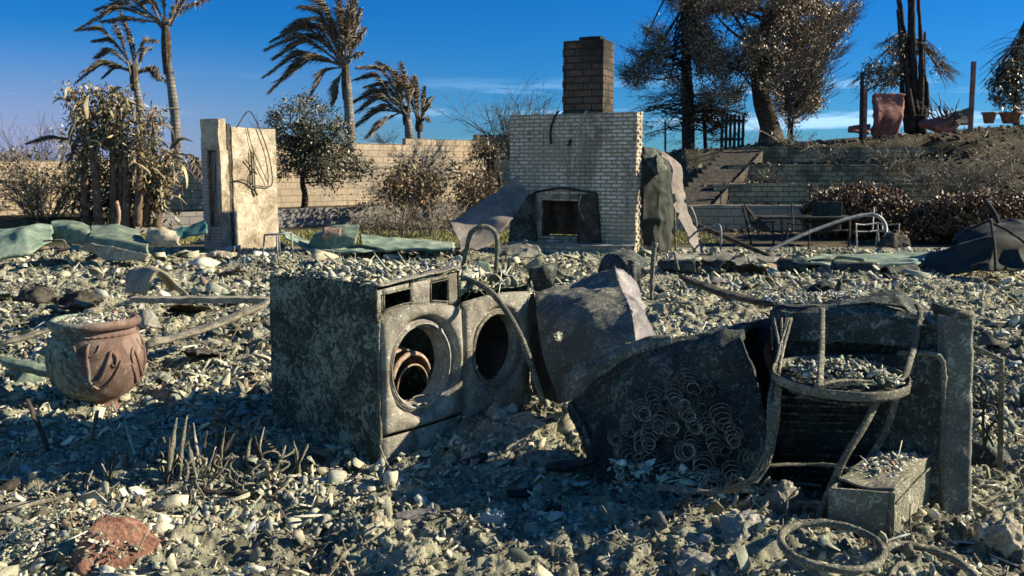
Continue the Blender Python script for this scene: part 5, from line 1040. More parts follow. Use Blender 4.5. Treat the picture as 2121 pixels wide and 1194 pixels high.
# withered giant bird-of-paradise clump
rg = np.random.default_rng(41); bY = 22.5; rt = root('withered_banana_clump', 'tall clump of withered pale curled leaves on brown stems, left of the tallest palm', 'banana clump', at(240, 470, bY))
def wl(mb, base, d, L_, w, droop, curl, rg):
    n = 9; pts = [base]; dd = np.array(d, float); dd /= np.linalg.norm(dd)
    for k in range(n): dd = dd + V3(0, 0, -droop / n) + rg.normal(0, .10, 3); dd /= np.linalg.norm(dd); pts.append(pts[-1] + dd * L_ / n)
    p = np.array(pts); t = np.gradient(p, axis=0); t /= np.linalg.norm(t, axis=1, keepdims=True); s_ = np.cross(t, rg.normal(0, 1, 3)); s_ /= np.linalg.norm(s_, axis=1, keepdims=True); nn = np.cross(t, s_)
    f = np.sin(np.linspace(.12, math.pi, n + 1)) ** .7 * w; tw = np.linspace(0, curl, n + 1)[:, None]
    s2 = s_ * np.cos(tw) + nn * np.sin(tw); n2 = -s_ * np.sin(tw) + nn * np.cos(tw)
    G = np.stack([p - s2 * f[:, None] + n2 * f[:, None] * .7, p, p + s2 * f[:, None] + n2 * f[:, None] * .7], 0); mb.sheet(G, 3, n + 1, .006, .0); return mb
stems = [((205, 470), (190, 300), (150, 190)), ((235, 470), (232, 300), (200, 190)), ((260, 470), (262, 320), (225, 220)), ((285, 470), (290, 350), (300, 250)), ((300, 470), (312, 380), (322, 240)), ((180, 470), (175, 330), (185, 240)), ((250, 470), (250, 280), (250, 200)), ((325, 470), (330, 400), (345, 330))]
for k, st in enumerate(stems):
    mb = MB(); Yk = bY + rg.normal(0, .35); mb.tube(curve([at(*p, Yk) for p in st], 18), [.10, .09, .06, .03], 9, rough=.02); part('stem', mb, mottled('banana_stem', [(.07, .05, .035), (.16, .11, .075), (.24, .18, .13)], 6) if k == 0 else MT['banana_stem'], rt)
    lf = MB(); tpc = [at(*p, Yk) for p in st]; sp_ = curve(tpc, 20)
    for q_ in range(26):
        i = int(rg.integers(9, 20)); wl(lf, sp_[i] + rg.normal(0, .12, 3), V3(rg.normal(0, .8), rg.normal(0, .7), rg.normal(.35, .6)), rg.uniform(.3, .8), rg.uniform(.02, .055), rg.uniform(1.6, 3.6), rg.normal(0, 2.5), rg)
    leaves(lf, sp_[8:], 42, .16, .12, 3.4, (0, 0, -1), .5, r=rg); part('leaves', lf, m_leafp, rt)
tree('banana_undergrowth', 'dark sagging leaves around the foot of the withered banana clump', 'plant', [(240, 470), (245, 420), (250, 380)], [.08, .06, .03], bY + .5, [(140, 340), (200, 300), (340, 330), (365, 400), (350, 470), (150, 470)], 110, 9, .14, .17, m_leafg, m_bark2, .7, .3, limbs=12, dirb=(0, 0, -1), dirw=.5, asp=3, branch_r=.03, seed=42)
r2 = root('dead_palm', 'fallen brown palm frond draped over the wall top near the tallest palm', 'palm frond', at(375, 322, 25)); frond(r2, at(372, 318, 25), at(422, 372, 24.6), 0, .2, .4, 25, 3)
frond(r2, at(378, 320, 25), at(340, 345, 24.6), 0, .2, .35, 25, 4)
r2 = root('dead_frond', 'dark frond sticking out level to the left of the banana clump', 'palm frond', at(170, 296, 22)); frond(r2, at(172, 296, 22), at(60, 296, 22), 0, .1, .35, 22, 9, m_leafg)
# conifer and large wind-blown tree
tree('conifer_tree', 'dark singed conifer with upswept left branches, right of the chimney', 'tree', [(1426, 315), (1424, 200), (1420, 80), (1415, -80)], [.29, .24, .18, .09], 40,
     [(1340, -60), (1480, -60), (1480, 220), (1440, 210), (1400, 190), (1330, 195), (1290, 165), (1300, 140), (1320, 132), (1300, 105), (1325, 100), (1310, 60), (1335, 65), (1325, 20), (1350, 20)], 460, 44, .15, .075, m_leafb, m_bark2, 1.9, .5, (-1, 0, .6), 46, (-1, 0, .5), .35, 2.6, None, 260, 51, .03, m_twig, .05)
tree('conifer_tree', 'lower bare hanging branches of scorched conifer behind the slat gate', 'tree', [(1462, 315), (1460, 270), (1458, 220)], [.09, .08, .05], 40.5,
     [(1300, 190), (1400, 180), (1560, 190), (1560, 290), (1440, 300), (1340, 280), (1290, 235)], 130, 7, .12, .09, m_leafb, m_bark2, 1.4, .40, (-1, 0, -.2), 34, (-1, 0, -.3), .3, 2.6, None, 300, 52, .03, m_twig, .03)
tree('windblown_tree', 'huge brown-leaved tree with thick flared trunk on top of the bank', 'tree', [(1598, 300), (1594, 260), (1580, 215), (1572, 160), (1575, 100), (1590, 20)], [.60, .40, .38, .33, .25, .15], 39,
     [(1440, -60), (1760, -70), (1775, 10), (1750, 60), (1740, 110), (1715, 135), (1712, 165), (1690, 190), (1700, 215), (1680, 235), (1655, 225), (1640, 260), (1612, 235), (1600, 190), (1560, 180), (1520, 210), (1475, 205), (1440, 150), (1450, 60)], 980, 72, .17, .085, m_leafb, m_bark, 3.2, .40, (.8, 0, 1), 60, (.5, 0, .8), .3, 2.0, None, 420, 53, .024, m_twig, .09)
tree('burnt_bush', 'wispy right edge twigs of scorched shrub under the huge tree', 'bush', [(1640, 290), (1642, 250), (1650, 220)], [.05, .04, .02], 34, [(1610, 150), (1700, 60), (1770, 0), (1740, 110), (1700, 180), (1720, 200), (1690, 240), (1650, 260), (1620, 240)], 90, 5, .12, .08, m_leafb, m_bark2, 1.0, .2, (.9, 0, .9), 16, (.7, 0, .7), .4, 2.4, None, 280, 54, .03, m_twig, .02)
# charred multi-stem tree
rt = root('charred_tree', 'charred tree of upright bare trunks with two drooping canopies on the bank', 'tree', at(1895, 270, 33))
for pts, r in (([(1888, 275), (1882, 180), (1872, 80), (1862, 0), (1855, -40)], (.18, .12, .09, .06)), ([(1895, 275), (1892, 150), (1890, 40), (1892, -40)], (.2, .13, .09, .07)), ([(1902, 275), (1908, 150), (1906, 60), (1898, -40)], (.16, .1, .07, .05)), ([(1880, 275), (1870, 200), (1866, 110), (1860, 20)], (.12, .09, .06, .05)), ([(1912, 275), (1918, 200), (1914, 140), (1916, 66)], (.12, .08, .05, .04)), ([(1890, 240), (1876, 130), (1884, 60), (1882, -10)], (.1, .07, .05)), ([(1900, 230), (1885, 120), (1870, 50)], (.08, .06, .05)), ([(1910, 270), (1920, 225), (1918, 170)], (.11, .08, .07))):
    mb = MB(); mb.tube(curve([at(*p, 33 + rng.normal(0, .25)) for p in pts], 20), r, 8, rough=.02); part('trunk', mb, m_bark2, rt)
for poly, s_ in (([(1775, 150), (1800, 110), (1830, 85), (1868, 70), (1872, 120), (1862, 150), (1860, 185), (1835, 180), (1815, 190), (1790, 175)], 1), ([(1905, 110), (1940, 105), (1965, 125), (1955, 155), (1930, 145), (1910, 150)], 2)):
    rg = np.random.default_rng(60 + s_); C_ = crown_points(poly, 33, .9, 130 if s_ == 1 else 40, rg, .38, .05); lf = MB(); leaves(lf, C_, 12 if s_ == 1 else 3, .10, .10, 2.2, (-.5, 0, -.8), .3, r=rg); part('crown', lf, m_leafb, rt, sm=False)
    tw = MB()
    for i in rg.choice(len(C_), 110 if s_ == 1 else 70): 
        if s_ == 1: grow(tw, C_[i], V3(-.8, 0, -.5) + rg.normal(0, .3, 3), rg.uniform(.3, .7), .01, 1, rg, (-.5, 0, -.8), None, .3, (2, 3))
        else: grow(tw, C_[i], V3(.8, 0, -.4) + rg.normal(0, .3, 3), rg.uniform(.3, .6), .008, 1, rg, (.4, 0, -.9), None, .3, (2, 3))
    e0 = at(1880, 90, 33)
    for _ in range(16): e = C_[int(rg.integers(0, len(C_)))]; tw.tube(curve([e0 + UP * rg.uniform(-1, .3), (e0 + e) / 2 + UP * .3, e], 8), [.03, .01], 5, cap=False)
    part('twigs', tw, m_twig, rt)
# right-edge tree
rt, _ = tree('drooping_tree', 'burnt tree at the right edge with long twigs streaming down left', 'tree', [(2105, 260), (2104, 180), (2108, 110), (2125, 40)], [.10, .08, .07, .05], 30, [(2050, 160), (2075, 130), (2125, 120), (2150, 200), (2125, 235), (2070, 225), (2055, 205)], 110, 16, .11, .10, m_leafg, m_bark2, .9, .30, limbs=20, branch_r=.02, seed=71, gs=.05)
rg = np.random.default_rng(72); tw = MB()
for k in range(46):
    s_ = at(2125 + rg.uniform(-8, 25), 60 + rg.uniform(-10, 60), 30 + rg.normal(0, .4)); e = at(2035 + rg.uniform(-10, 60), 110 + rg.uniform(-10, 90), 30 + rg.normal(0, .4)); tw.tube(curve([s_, (s_ + e) / 2 + UP * rg.uniform(0, .25), e], 10), [.012, .005], 4, cap=False)
part('twigs', tw, m_twig, rt)
# posts on the bank
def post(label, px, y0, y1, Y, r, mat, px1=None): mb = MB(); a, b = at(px, y0, Y), at(px1 or px, y1, Y); mb.box(a - V3(r, r, .1), V3(2 * r, 0, 0), V3(0, 2 * r, 0), b - a + UP * .1, (1, 1, 8), .004, 5); solo('metal_post', mb, mat, label, 'post', 'posts along the top of the bank')
post('dark red post standing alone right of the charred tree', 2010, 265, 128, 27, .05, m_pink, 2017); post('pair post, the darker one left of the faded red tank', 1783, 285, 150, 31, .045, m_black, 1786); post('faded red post close beside the red tank', 1790, 280, 185, 31, .06, m_pink, 1792)
post('thin dark post right of the huge tree trunk', 1635, 290, 190, 33, .045, m_wood); post('thin grey post left of the scorched conifer trunk', 1378, 310, 250, 32, .03, m_wood)
mb = MB(); mb.sheet([pc((1802, 280, 32.5), (1855, 278, 32.5)), pc((1806, 240, 32.3), (1862, 238, 32.5)), pc((1804, 200, 32.5), (1866, 198, 32.6))], 20, 16, .25, .06, 2, 5, edge=.05); solo('red_tank', mb, m_pink, 'crumpled faded red metal tank standing on top of the bank', 'tank')
mb = MB(); mb.sheet([pc((1756, 275, 32), (1800, 280, 32)), pc((1756, 262, 32), (1800, 262, 32.4))], 8, 8, .1, .04, 4); solo('red_scrap', mb, m_pink, 'low twisted reddish scrap left of the red tank posts', 'scrap')
mb = MB(); mb.sheet([pc((1915, 268, 31), (1960, 262, 31), (2010, 258, 31)), pc((1925, 252, 31.3), (1965, 240, 31.3), (2008, 226, 31.3))], 10, 16, .08, .04, 2); solo('metal_sheet', mb, m_crustM, 'flat grey sheet propped up left of the lone red post', 'metal sheet')
mb = MB(); mb.rock(at(1945, 262, 30.5), .45, (1.4, .8, .5), 7, 4, .2); solo('red_boulder', mb, m_pink, 'rounded reddish lump in front of the charred tree foot', 'lump')
for px, lab in ((2048, 'terracotta flowerpot right of the lone red post, on the bank top'), (2092, 'wider terracotta planter at the right edge of the bank top')):
    p = at(px, 256, 28.5); mb = MB(); s_ = 1 if px < 2060 else 1.5; mb.lathe([(.01, 0), (.13 * s_, 0), (.19 * s_, .26), (.22 * s_, .27), (.22 * s_, .32), (.18 * s_, .32), (.16 * s_, .2)], p, 24); solo('flowerpot', mb, m_terrab, lab, 'flowerpot', 'flowerpots on the bank top')
shrub('bare_bush', 'bare antler-like succulent branches on the bank top right of the charred tree', 1955, 262, 30.5, 90, 75, None, m_twig, 0, 0, .1, 81, 16, cat='bush', twr=.028, dep=1, spread=.35, up=1.0)
# brush and dead vines over the bank
for k, (px, py, Y, w, h, lab) in enumerate(((2010, 395, 25.2, 150, 110, 'pale bare branching shrub on the right slope of the bank'), (1925, 400, 26, 120, 90, 'pale dead shrub halfway up the bank, left of the right slope shrub'), (2090, 380, 25.5, 120, 90, 'dead branching shrub at the right edge of the bank'), (1720, 330, 30.2, 90, 30, 'pale dead brush hanging over the topmost terrace wall'), (1850, 350, 28.6, 110, 55, 'dead brush spilling over the third terrace wall'), (1600, 378, 28.5, 80, 30, 'dry weeds growing before the third terrace wall'), (1720, 420, 26.4, 110, 40, 'dark brush in front of the second terrace wall'), (1640, 300, 31.5, 120, 25, 'dead twigs lying at the foot of the huge tree'))):
    shrub('dead_shrub', lab, px, py, Y, w, h, m_leafb, m_twigp, 40, 3, .07, 90 + k, 22, group='dead shrubs over the bank', twr=.014, dep=2, spread=.7)
# leaf litter and stones over the bank: too many to count
N = 5200; x = rng.uniform(4.5, 20, N); y = rng.uniform(23.5, 34, N); mb = MB(); scatter(mb, np.stack([x, y, hgt(x, y, False)], -1), .03 + .10 * rng.uniform(0, 1, N) ** 3, wts=(.4, .35, .2, .05), tilt=.5)
solo('bank_debris', mb, island('bank_litter', [(0, (.10, .085, .06)), (.3, (.06, .05, .038)), (.6, (.18, .155, .11)), (.85, (.30, .27, .20)), (.95, (.04, .035, .03))], 14), 'ash, twigs and stones littering the terraced bank', 'debris', kind='stuff', sm=False)
# hedges with singed leaves
def hedge(label, poly, Y, dep, N, seed):
    rg = np.random.default_rng(seed); C_ = crown_points(poly, Y, dep, N, rg); b = C_.mean(0).copy(); b[2] = H(b[0], b[1]); rt_ = root('hedge', label, 'hedge', b, 0, 'singed rounded hedges')
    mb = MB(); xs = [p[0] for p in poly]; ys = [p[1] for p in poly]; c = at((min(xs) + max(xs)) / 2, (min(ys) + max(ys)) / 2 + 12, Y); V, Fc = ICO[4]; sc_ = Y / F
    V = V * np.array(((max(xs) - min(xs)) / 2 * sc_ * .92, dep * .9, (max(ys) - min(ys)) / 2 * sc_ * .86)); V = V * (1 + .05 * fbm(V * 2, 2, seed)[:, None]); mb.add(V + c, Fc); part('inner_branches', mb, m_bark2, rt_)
    lf = MB(); leaves(lf, C_, 30, .07, .075, 1.7, (0, 0, 1), .25, r=rg); 
    th = rg.uniform(0, 2 * math.pi, 2600); ph = np.arccos(rg.uniform(-.1, 1, 2600)); sp_ = np.stack([np.sin(ph) * np.cos(th), np.sin(ph) * np.sin(th), np.cos(ph)], -1) * np.array(((max(xs) - min(xs)) / 2 * sc_, dep, (max(ys) - min(ys)) / 2 * sc_)) * 1.0 + c
    leaves(lf, sp_, 3, .05, .08, 1.6, (0, 0, 1), .2, r=rg); part('crown', lf, m_hedge, rt_, sm=False); return rt_
hedge('domed brown singed hedge behind the patio chairs', [(1668, 430), (1690, 408), (1760, 388), (1840, 388), (1885, 410), (1892, 490), (1670, 490)], 22.8, 1.1, 260, 1)
hedge('long brown singed hedge reaching the right edge of the photo', [(1890, 440), (1930, 418), (2000, 403), (2160, 400), (2160, 500), (1890, 500)], 21, 1.0, 300, 2)
# ================================================================ debris that stands out of the rubble
def slab(name, label, rows, mat, th=.05, amp=.02, sc=2.5, seed=1, cat='roofing sheet', group=None, n=24, m=24, edge=.03):
    mb = MB(); mb.sheet([pc(*r) for r in rows], n * 2, m * 2, th, amp * .5, sc, seed, edge=edge, lin=True, crease=amp * 1.6); return solo(name, mb, mat, label, cat, group)
GG = 'green roof panels lying behind the rubble'
slab('green_sheet', 'pale green crumpled roof panel at the left edge of the rubble', [[(-30, 545, 14.8), (60, 530, 15), (105, 505, 15.4)], [(-30, 500, 15.4), (50, 486, 15.4), (108, 480, 15.6)], [(-20, 482, 15.8), (45, 474, 15.8), (106, 472, 16)]], m_green2, .06, .04, 2, 1, group=GG)
slab('green_sheet', 'humped green roof panel second from the left edge, dark hollow beneath', [[(100, 503, 16), (140, 500, 15.8), (182, 508, 15.7)], [(108, 478, 16), (145, 476, 15.8), (184, 488, 15.7)], [(110, 467, 16.6), (150, 468, 16.4), (186, 478, 16.2)]], m_green, .08, .03, 2, 2, group=GG)
slab('green_sheet', 'thick green slab with a cream broken edge, centre left behind the urn', [[(182, 512, 15.2), (240, 530, 14.9), (312, 535, 14.7)], [(184, 495, 15.2), (245, 500, 15.0), (308, 515, 14.8)], [(190, 472, 16.4), (240, 470, 16.4), (282, 480, 16.2)]], m_green, .05, .02, 2, 3, group=GG)
slab('roof_slab', 'cream coloured broken underside of the thick green slab', [[(180, 514, 15.2), (240, 540, 14.9), (310, 540, 14.7)], [(184, 502, 15.15), (245, 512, 14.9), (312, 528, 14.7)]], m_slabc, .10, .02, 4, 4, 'slab')
slab('curled_slab', 'curled brown slab with pale edge right of the thick green slab', [[(305, 508, 15.2), (340, 512, 15), (375, 508, 15)], [(308, 488, 15.2), (335, 484, 15.0), (368, 500, 15)], [(312, 480, 15.6), (335, 478, 15.6), (360, 490, 15.5)]], m_slabc, .06, .04, 4, 5, 'slab')
slab('teal_sheet', 'sloping teal sheet leaning against the left foot of the plaster wall stub', [[(340, 482, 18), (380, 496, 17.8), (430, 486, 17.6)], [(345, 478, 18.2), (385, 474, 18.2), (428, 458, 18.3)]], m_teal, .02, .04, 2, 6, 'metal sheet')
slab('green_sheet', 'wide sagging pale green panel right of the stool', [[(590, 495, 17.2), (640, 522, 16.8), (740, 524, 16.5), (800, 518, 16.8)], [(580, 478, 18.0), (640, 502, 17.6), (735, 508, 17.4), (790, 505, 17.6)]], m_green2, .03, .04, 2, 7, group=GG)
slab('green_sheet', 'curled olive panel with rolled end between the stool and the bare shrubs', [[(640, 512, 17.0), (690, 516, 16.8), (735, 508, 16.8)], [(650, 492, 17.1), (690, 490, 16.9), (742, 486, 16.9)], [(672, 476, 17.5), (700, 470, 17.4), (744, 470, 17.3)]], m_green, .03, .04, 2, 8, group=GG)
slab('green_sheet', 'long low green sheet lying before the bare shrubs, left of the leaning panel', [[(748, 508, 16.9), (800, 520, 16.6), (870, 518, 16.6), (940, 520, 16.5)], [(745, 488, 17.8), (800, 497, 17.7), (870, 500, 17.6), (940, 504, 17.4)]], m_green2, .03, .03, 2, 9, group=GG)
mb = MB(); c0 = at(690, 486, 17.0); mb.sheet([[c0 + V3(x, .15 * math.cos(a), .11 * math.sin(a)) for a in np.linspace(0, 6, 14)] for x in (-.16, .16)], 8, 30, .01, .01, 6); solo('rolled_duct', mb, m_rust, 'short rust-brown duct roll resting on the curled olive panel', 'duct')
slab('wrinkled_sheet', 'low wrinkled grey sheet in the rubble at the foot of the leaning panel', [[(1030, 530, 16.0), (1080, 534, 15.8), (1120, 528, 15.9)], [(1040, 508, 16.4), (1080, 500, 16.4), (1110, 505, 16.4)]], m_crustM, .02, .06, 3, 10, 'metal sheet')
slab('flat_panel', 'broad pale green sheet lying flat before the dark tarpaulin', [[(1640, 545, 14.2), (1760, 556, 13.8), (1900, 552, 13.6)], [(1700, 532, 16), (1800, 530, 16), (1935, 526, 16)]], m_green2, .03, .04, 2, 11, 'roof panel')
slab('flat_panel', 'thin grey-green sheet on the rubble right of the curling metal sheet', [[(1380, 545, 15.5), (1480, 552, 15), (1600, 550, 15)], [(1400, 528, 17.2), (1500, 528, 17.2), (1620, 534, 17)]], m_crustM, .03, .05, 2, 12, 'metal sheet')
slab('dark_tarpaulin', 'dark collapsed tarpaulin tented over debris at the right edge', [[(1890, 548, 14.2), (1960, 556, 13.6), (2050, 560, 13.2), (2150, 556, 13.2)], [(1935, 530, 14.4), (1990, 515, 14), (2060, 500, 13.8), (2150, 510, 13.6)], [(1975, 500, 14.8), (2010, 480, 14.6), (2060, 466, 14.5), (2150, 470, 14.4)], [(1990, 486, 16), (2020, 474, 16), (2060, 462, 16), (2150, 468, 16)]], m_tarp, .02, .12, 1.3, 13, 'tarpaulin', n=50, m=60)
for pts, r in (([(2062, 560, 13.1), (2060, 510, 13.3), (2052, 455, 13.8)], .02), ([(2040, 415, 14.5), (2058, 440, 14.3), (2068, 462, 14.2)], .035), ([(2050, 460, 13.9), (2090, 480, 13.6), (2125, 505, 13.4)], .018), ([(1985, 490, 14.3), (2020, 470, 14.2), (2055, 455, 14)], .02)):
    mb = MB(); mb.tube(curve(pc(*pts), 14), r, 6, rough=.004); solo('tent_pole', mb, m_black, 'black charred pole holding up the dark tarpaulin', 'pole', 'charred poles in the tarpaulin')
# plaster arch and plank behind the urn
mb = MB(); aa = np.linspace(0, 1, 16); arch = curve([(262, 608), (266, 582), (285, 562), (318, 557), (345, 575), (385, 612)], 20)if 0 else None
pf = pc((302, 612, 9.6), (314, 585, 9.6), (328, 566, 9.65), (345, 576, 9.6), (362, 594, 9.6), (384, 614, 9.5)); pb_ = pc((264, 606, 10.4), (266, 578, 10.5), (282, 563, 10.6), (312, 561, 10.6), (330, 575, 10.5), (345, 600, 10.4))
mb.sheet([pf, [(a + b) / 2 + UP * .01 for a, b in zip(pf, pb_)], pb_], 20, 40, .035, .02, 4, 3, edge=.02); solo('plaster_arch', mb, mottled('tan_plaster_shell', [(.19, .16, .10), (.32, .28, .19), (.42, .38, .27)], 4), 'curved tan plaster shell forming a small arch behind the urn', 'plaster shell')
mb = MB(); mb.box(at(268, 628, 9.2), at(552, 630, 8.9) - at(268, 628, 9.2), V3(.02, .16, .0), UP * .05, (30, 2, 2), .012, 5, 3); solo('plank', mb, m_pwood, 'long ash-grey plank lying level in front of the plaster arch', 'plank', 'planks in the rubble')
for pts, w, th, lab, mt in (((300, 715, 7.6, 560, 622, 8.4), .14, .03, 'brown plank slanting up behind the washer from the urn', m_pwood), ((1410, 572, 10.4, 1605, 630, 8.6), .13, .04, 'long dark curved strip running down to the refrigerator top', m_wood), ((0, 745, 6.9, 120, 770, 6.7), .11, .05, 'dark green plank end at the left edge beside the urn', m_green), ((0, 715, 7.5, 110, 680, 7.7), .10, .02, 'pale thin board behind the urn at the left edge', m_pwood),
     ((200, 925, 5.5, 335, 890, 5.7), .035, .025, 'pale thin stick pointing left of the upright shards', m_pwood), ((335, 910, 5.6, 520, 868, 5.9), .05, .03, 'bluish grey board lying behind the wire springs', m_tube), ((0, 1105, 4.4, 150, 1062, 4.55), .035, .02, 'pale splintered stick near the red clay boulder', m_pwood), ((-10, 1035, 4.7, 40, 1005, 4.8), .06, .04, 'thick stub of wood cut by the left edge', m_wood),
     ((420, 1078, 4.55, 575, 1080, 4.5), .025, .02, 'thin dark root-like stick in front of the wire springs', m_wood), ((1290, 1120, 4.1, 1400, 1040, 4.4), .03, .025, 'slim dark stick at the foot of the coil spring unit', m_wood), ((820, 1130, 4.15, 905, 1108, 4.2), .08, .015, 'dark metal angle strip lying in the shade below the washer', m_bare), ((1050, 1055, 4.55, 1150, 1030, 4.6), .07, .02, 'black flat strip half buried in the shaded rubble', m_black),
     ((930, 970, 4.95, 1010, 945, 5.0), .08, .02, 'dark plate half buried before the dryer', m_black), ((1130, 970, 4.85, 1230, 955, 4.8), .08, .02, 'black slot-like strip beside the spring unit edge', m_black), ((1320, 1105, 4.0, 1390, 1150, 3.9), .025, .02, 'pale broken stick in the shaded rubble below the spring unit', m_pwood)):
    a, b = at(*pts[:3]), at(*pts[3:]); a[2] = max(a[2], H(a[0], a[1]) + .02); b[2] = max(b[2], H(b[0], b[1]) + .03); d = (b - a) / np.linalg.norm(b - a); s_ = np.cross(d, UP); s_ /= np.linalg.norm(s_); k = np.linspace(0, 1, 14)[:, None]
    sag = UP * (-.03 * np.sin(np.linspace(0, math.pi, 14)))[:, None] if w > .12 else 0
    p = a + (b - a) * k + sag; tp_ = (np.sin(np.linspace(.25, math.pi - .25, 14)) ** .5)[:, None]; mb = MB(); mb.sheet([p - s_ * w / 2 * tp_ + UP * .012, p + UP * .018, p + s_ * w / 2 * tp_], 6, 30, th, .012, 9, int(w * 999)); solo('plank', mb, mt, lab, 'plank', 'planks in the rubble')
# patio furniture beyond the rubble
def tubes(rt_, lst, r=.016, nm='frame', mat=None):
    for pts in lst: mb = MB(); mb.tube(curve(pc(*pts), 20), r, 6, rough=.003); part(nm, mb, mat or m_tube, rt_)
rt = root('patio_chair', 'scorched metal patio armchair frame nearest the twisted sheet', 'chair', at(1470, 535, 18.2)); 
tubes(rt, [[(1430, 428, 18.4), (1440, 450, 18.4), (1446, 490, 18.4), (1450, 512, 18.4)], [(1444, 476, 18.4), (1470, 470, 18), (1492, 470, 17.8), (1492, 535, 17.8)], [(1450, 505, 18.4), (1475, 494, 18), (1492, 490, 17.8)], [(1450, 510, 18.4), (1452, 540, 18.4)]], .018)
rt = root('patio_chair', 'dark patio chair frame with curved back, left of the long table', 'chair', at(1570, 510, 20)); tubes(rt, [[(1542, 425, 20), (1556, 445, 20), (1572, 470, 20), (1600, 482, 20)], [(1538, 425, 20.5), (1548, 470, 20.5), (1556, 505, 20.5)], [(1600, 462, 20), (1602, 510, 20)], [(1560, 462, 20), (1606, 460, 20)], [(1572, 478, 20), (1620, 480, 20)]], .022, 'frame', m_black)
mb = MB(); mb.sheet([pc((1556, 470, 20), (1602, 484, 20)), pc((1544, 426, 20.1), (1570, 452, 20.1))], 8, 8, .02, .02, 3); part('scorched_seat', mb, m_black, rt)
rt = root('patio_table', 'long scorched patio table with a dark flat top before the domed hedge', 'table', at(1700, 515, 20)); 
mb = MB(); mb.box(at(1578, 455, 20), V3(2.0, 0, 0), V3(0, .9, 0), UP * .05, (20, 6, 1), .008, 4); part('table_top', mb, m_black, rt)
tubes(rt, [[(1620, 455, 20), (1620, 512, 20)], [(1760, 455, 20), (1758, 512, 20)], [(1600, 480, 20.2), (1760, 478, 20.2)]], .025, 'leg', m_wood)
for k, (cx, lab) in enumerate(((1655, 'patio chair frame pushed under the long table'), (1795, 'grey patio chair frame right of the long table'), (1840, 'grey patio chair frame nearest the rubble pile'))):
    rt = root('patio_chair', lab, 'chair', at(cx, 515, 19.4)); s_ = 1 if k != 1 else -1
    tubes(rt, [[(cx - 24 * s_, 462, 19.4), (cx - 5, 466, 19.3), (cx + 24 * s_, 464, 19.2)], [(cx - 24 * s_, 478, 19.4), (cx, 480, 19.3), (cx + 26 * s_, 480, 19.2)], [(cx - 22 * s_, 462, 19.4), (cx - 26 * s_, 515, 19.4)], [(cx + 22 * s_, 464, 19.2), (cx + 20 * s_, 518, 19.1)], [(cx - 15 * s_, 420 + 10 * k, 19.8), (cx - 12 * s_, 478, 19.5)]], .016, 'frame', m_tube if k else m_black)
slab('speaker_cabinet', 'dark upright panel standing before the domed hedge behind the table', [[(1680, 482, 20.6), (1732, 482, 20.6)], [(1682, 420, 20.7), (1735, 422, 20.7)]], m_tarp, .3, .01, 3, 15, 'cabinet', edge=.0)
mb = MB(); mb.tube(curve(pc((1588, 522, 17.6), (1660, 488, 17.8), (1740, 458, 18), (1790, 446, 18.1), (1818, 448, 18.1), (1834, 468, 18.1), (1832, 500, 17.8), (1812, 525, 17.3), (1790, 540, 16.8)), 60), .035, 8, rough=.004); solo('bent_tube', mb, m_tube, 'long silvery tube bent into a hook, curving over the patio chairs', 'bent tube')
mb = MB(); mb.tube(curve(pc((1425, 458, 18.6), (1480, 482, 18.2), (1540, 508, 17.6), (1595, 532, 17)), 20), .045, 8, rough=.006); solo('fallen_beam', mb, m_wood, 'dark beam slanting down from the twisted sheet to the rubble', 'beam')
mb = MB(); mb.tube(curve(pc((1560, 552, 15.2), (1620, 544, 15), (1700, 540, 14.6), (1740, 534, 14.6), (1790, 540, 14.2)), 30), .03, 7, rough=.006); solo('flexible_pipe', mb, m_rod, 'thin wavy pipe lying across the rubble below the bent tube', 'pipe')
for px, py, Y, r, L_, az, lab in ((1445, 553, 14.5, .12, .6, 2.6, 'black pipe section lying left of the open pipe end'), (1490, 551, 14.6, .13, .35, -1.4, 'round open black pipe end between the strip and the wavy pipe'), (1722, 556, 13.8, .14, .6, -.5, 'scorched open pipe with dark mouth below the bent tube'), (1830, 566, 13.0, .11, .5, .3, 'short dark pipe near the dark tarpaulin'), (1675, 552, 14.2, .12, .45, 2.4, 'dark green half pipe beside the scorched open pipe')):
    c0 = at(px, py, Y); dx = V3(math.cos(az), math.sin(az), 0); dz = np.cross(dx, UP); mb = MB(); mb.sheet([[c0 + dx * t + dz * r * math.cos(a) + UP * r * .85 * math.sin(a) for a in np.linspace(0, 2 * math.pi * .97, 20)] for t in (0, L_ / 2, L_)], 10, 34, .012, .02, 4, 3, edge=.02); solo('pipe_section', mb, m_crustD, lab, 'pipe', 'black pipe sections behind the refrigerator')
for px, py, Y, w, h, lab, m_ in ((300, 665, 7.9, 60, 30, 'flat tan stone lying behind the urn rim', m_rock), (75, 612, 9.4, 95, 24, 'dark brown folded scrap at left, left of the plaster arch', m_wood), (165, 616, 9.5, 100, 22, 'brown crumpled scrap beside the plaster arch', m_wood), (1740, 600, 10.6, 30, 50, 'dark wedge standing in the rubble above the refrigerator', m_crustD), (1700, 600, 10.8, 60, 26, 'round dark rubber scrap beside the standing wedge', m_black), (1850, 496, 17.4, 70, 34, 'grey crumpled sheet left of the dark tarpaulin', m_wood), (540, 830, 6.5, 60, 70, 'dark plate leaning behind the washer, at its left foot', m_crustD), (445, 805, 6.9, 80, 40, 'green grey flat flake in the washer shadow', m_green)):
    slab('scrap_sheet', lab, [[(px - w / 2, py + h * .4, Y), (px, py + h / 2, Y - .1), (px + w / 2, py + h * .45, Y)], [(px - w * .35, py - h * .1, Y + .1), (px, py - h * .3, Y), (px + w * .45, py, Y + .1)], [(px - w * .1, py - h * .4, Y + .3), (px + w * .1, py - h * .5, Y + .2), (px + w * .3, py - h * .3, Y + .3)]], m_, .02, .04, 5, px % 17, 'scrap', 'scraps of sheet metal', 18, 18, .03)
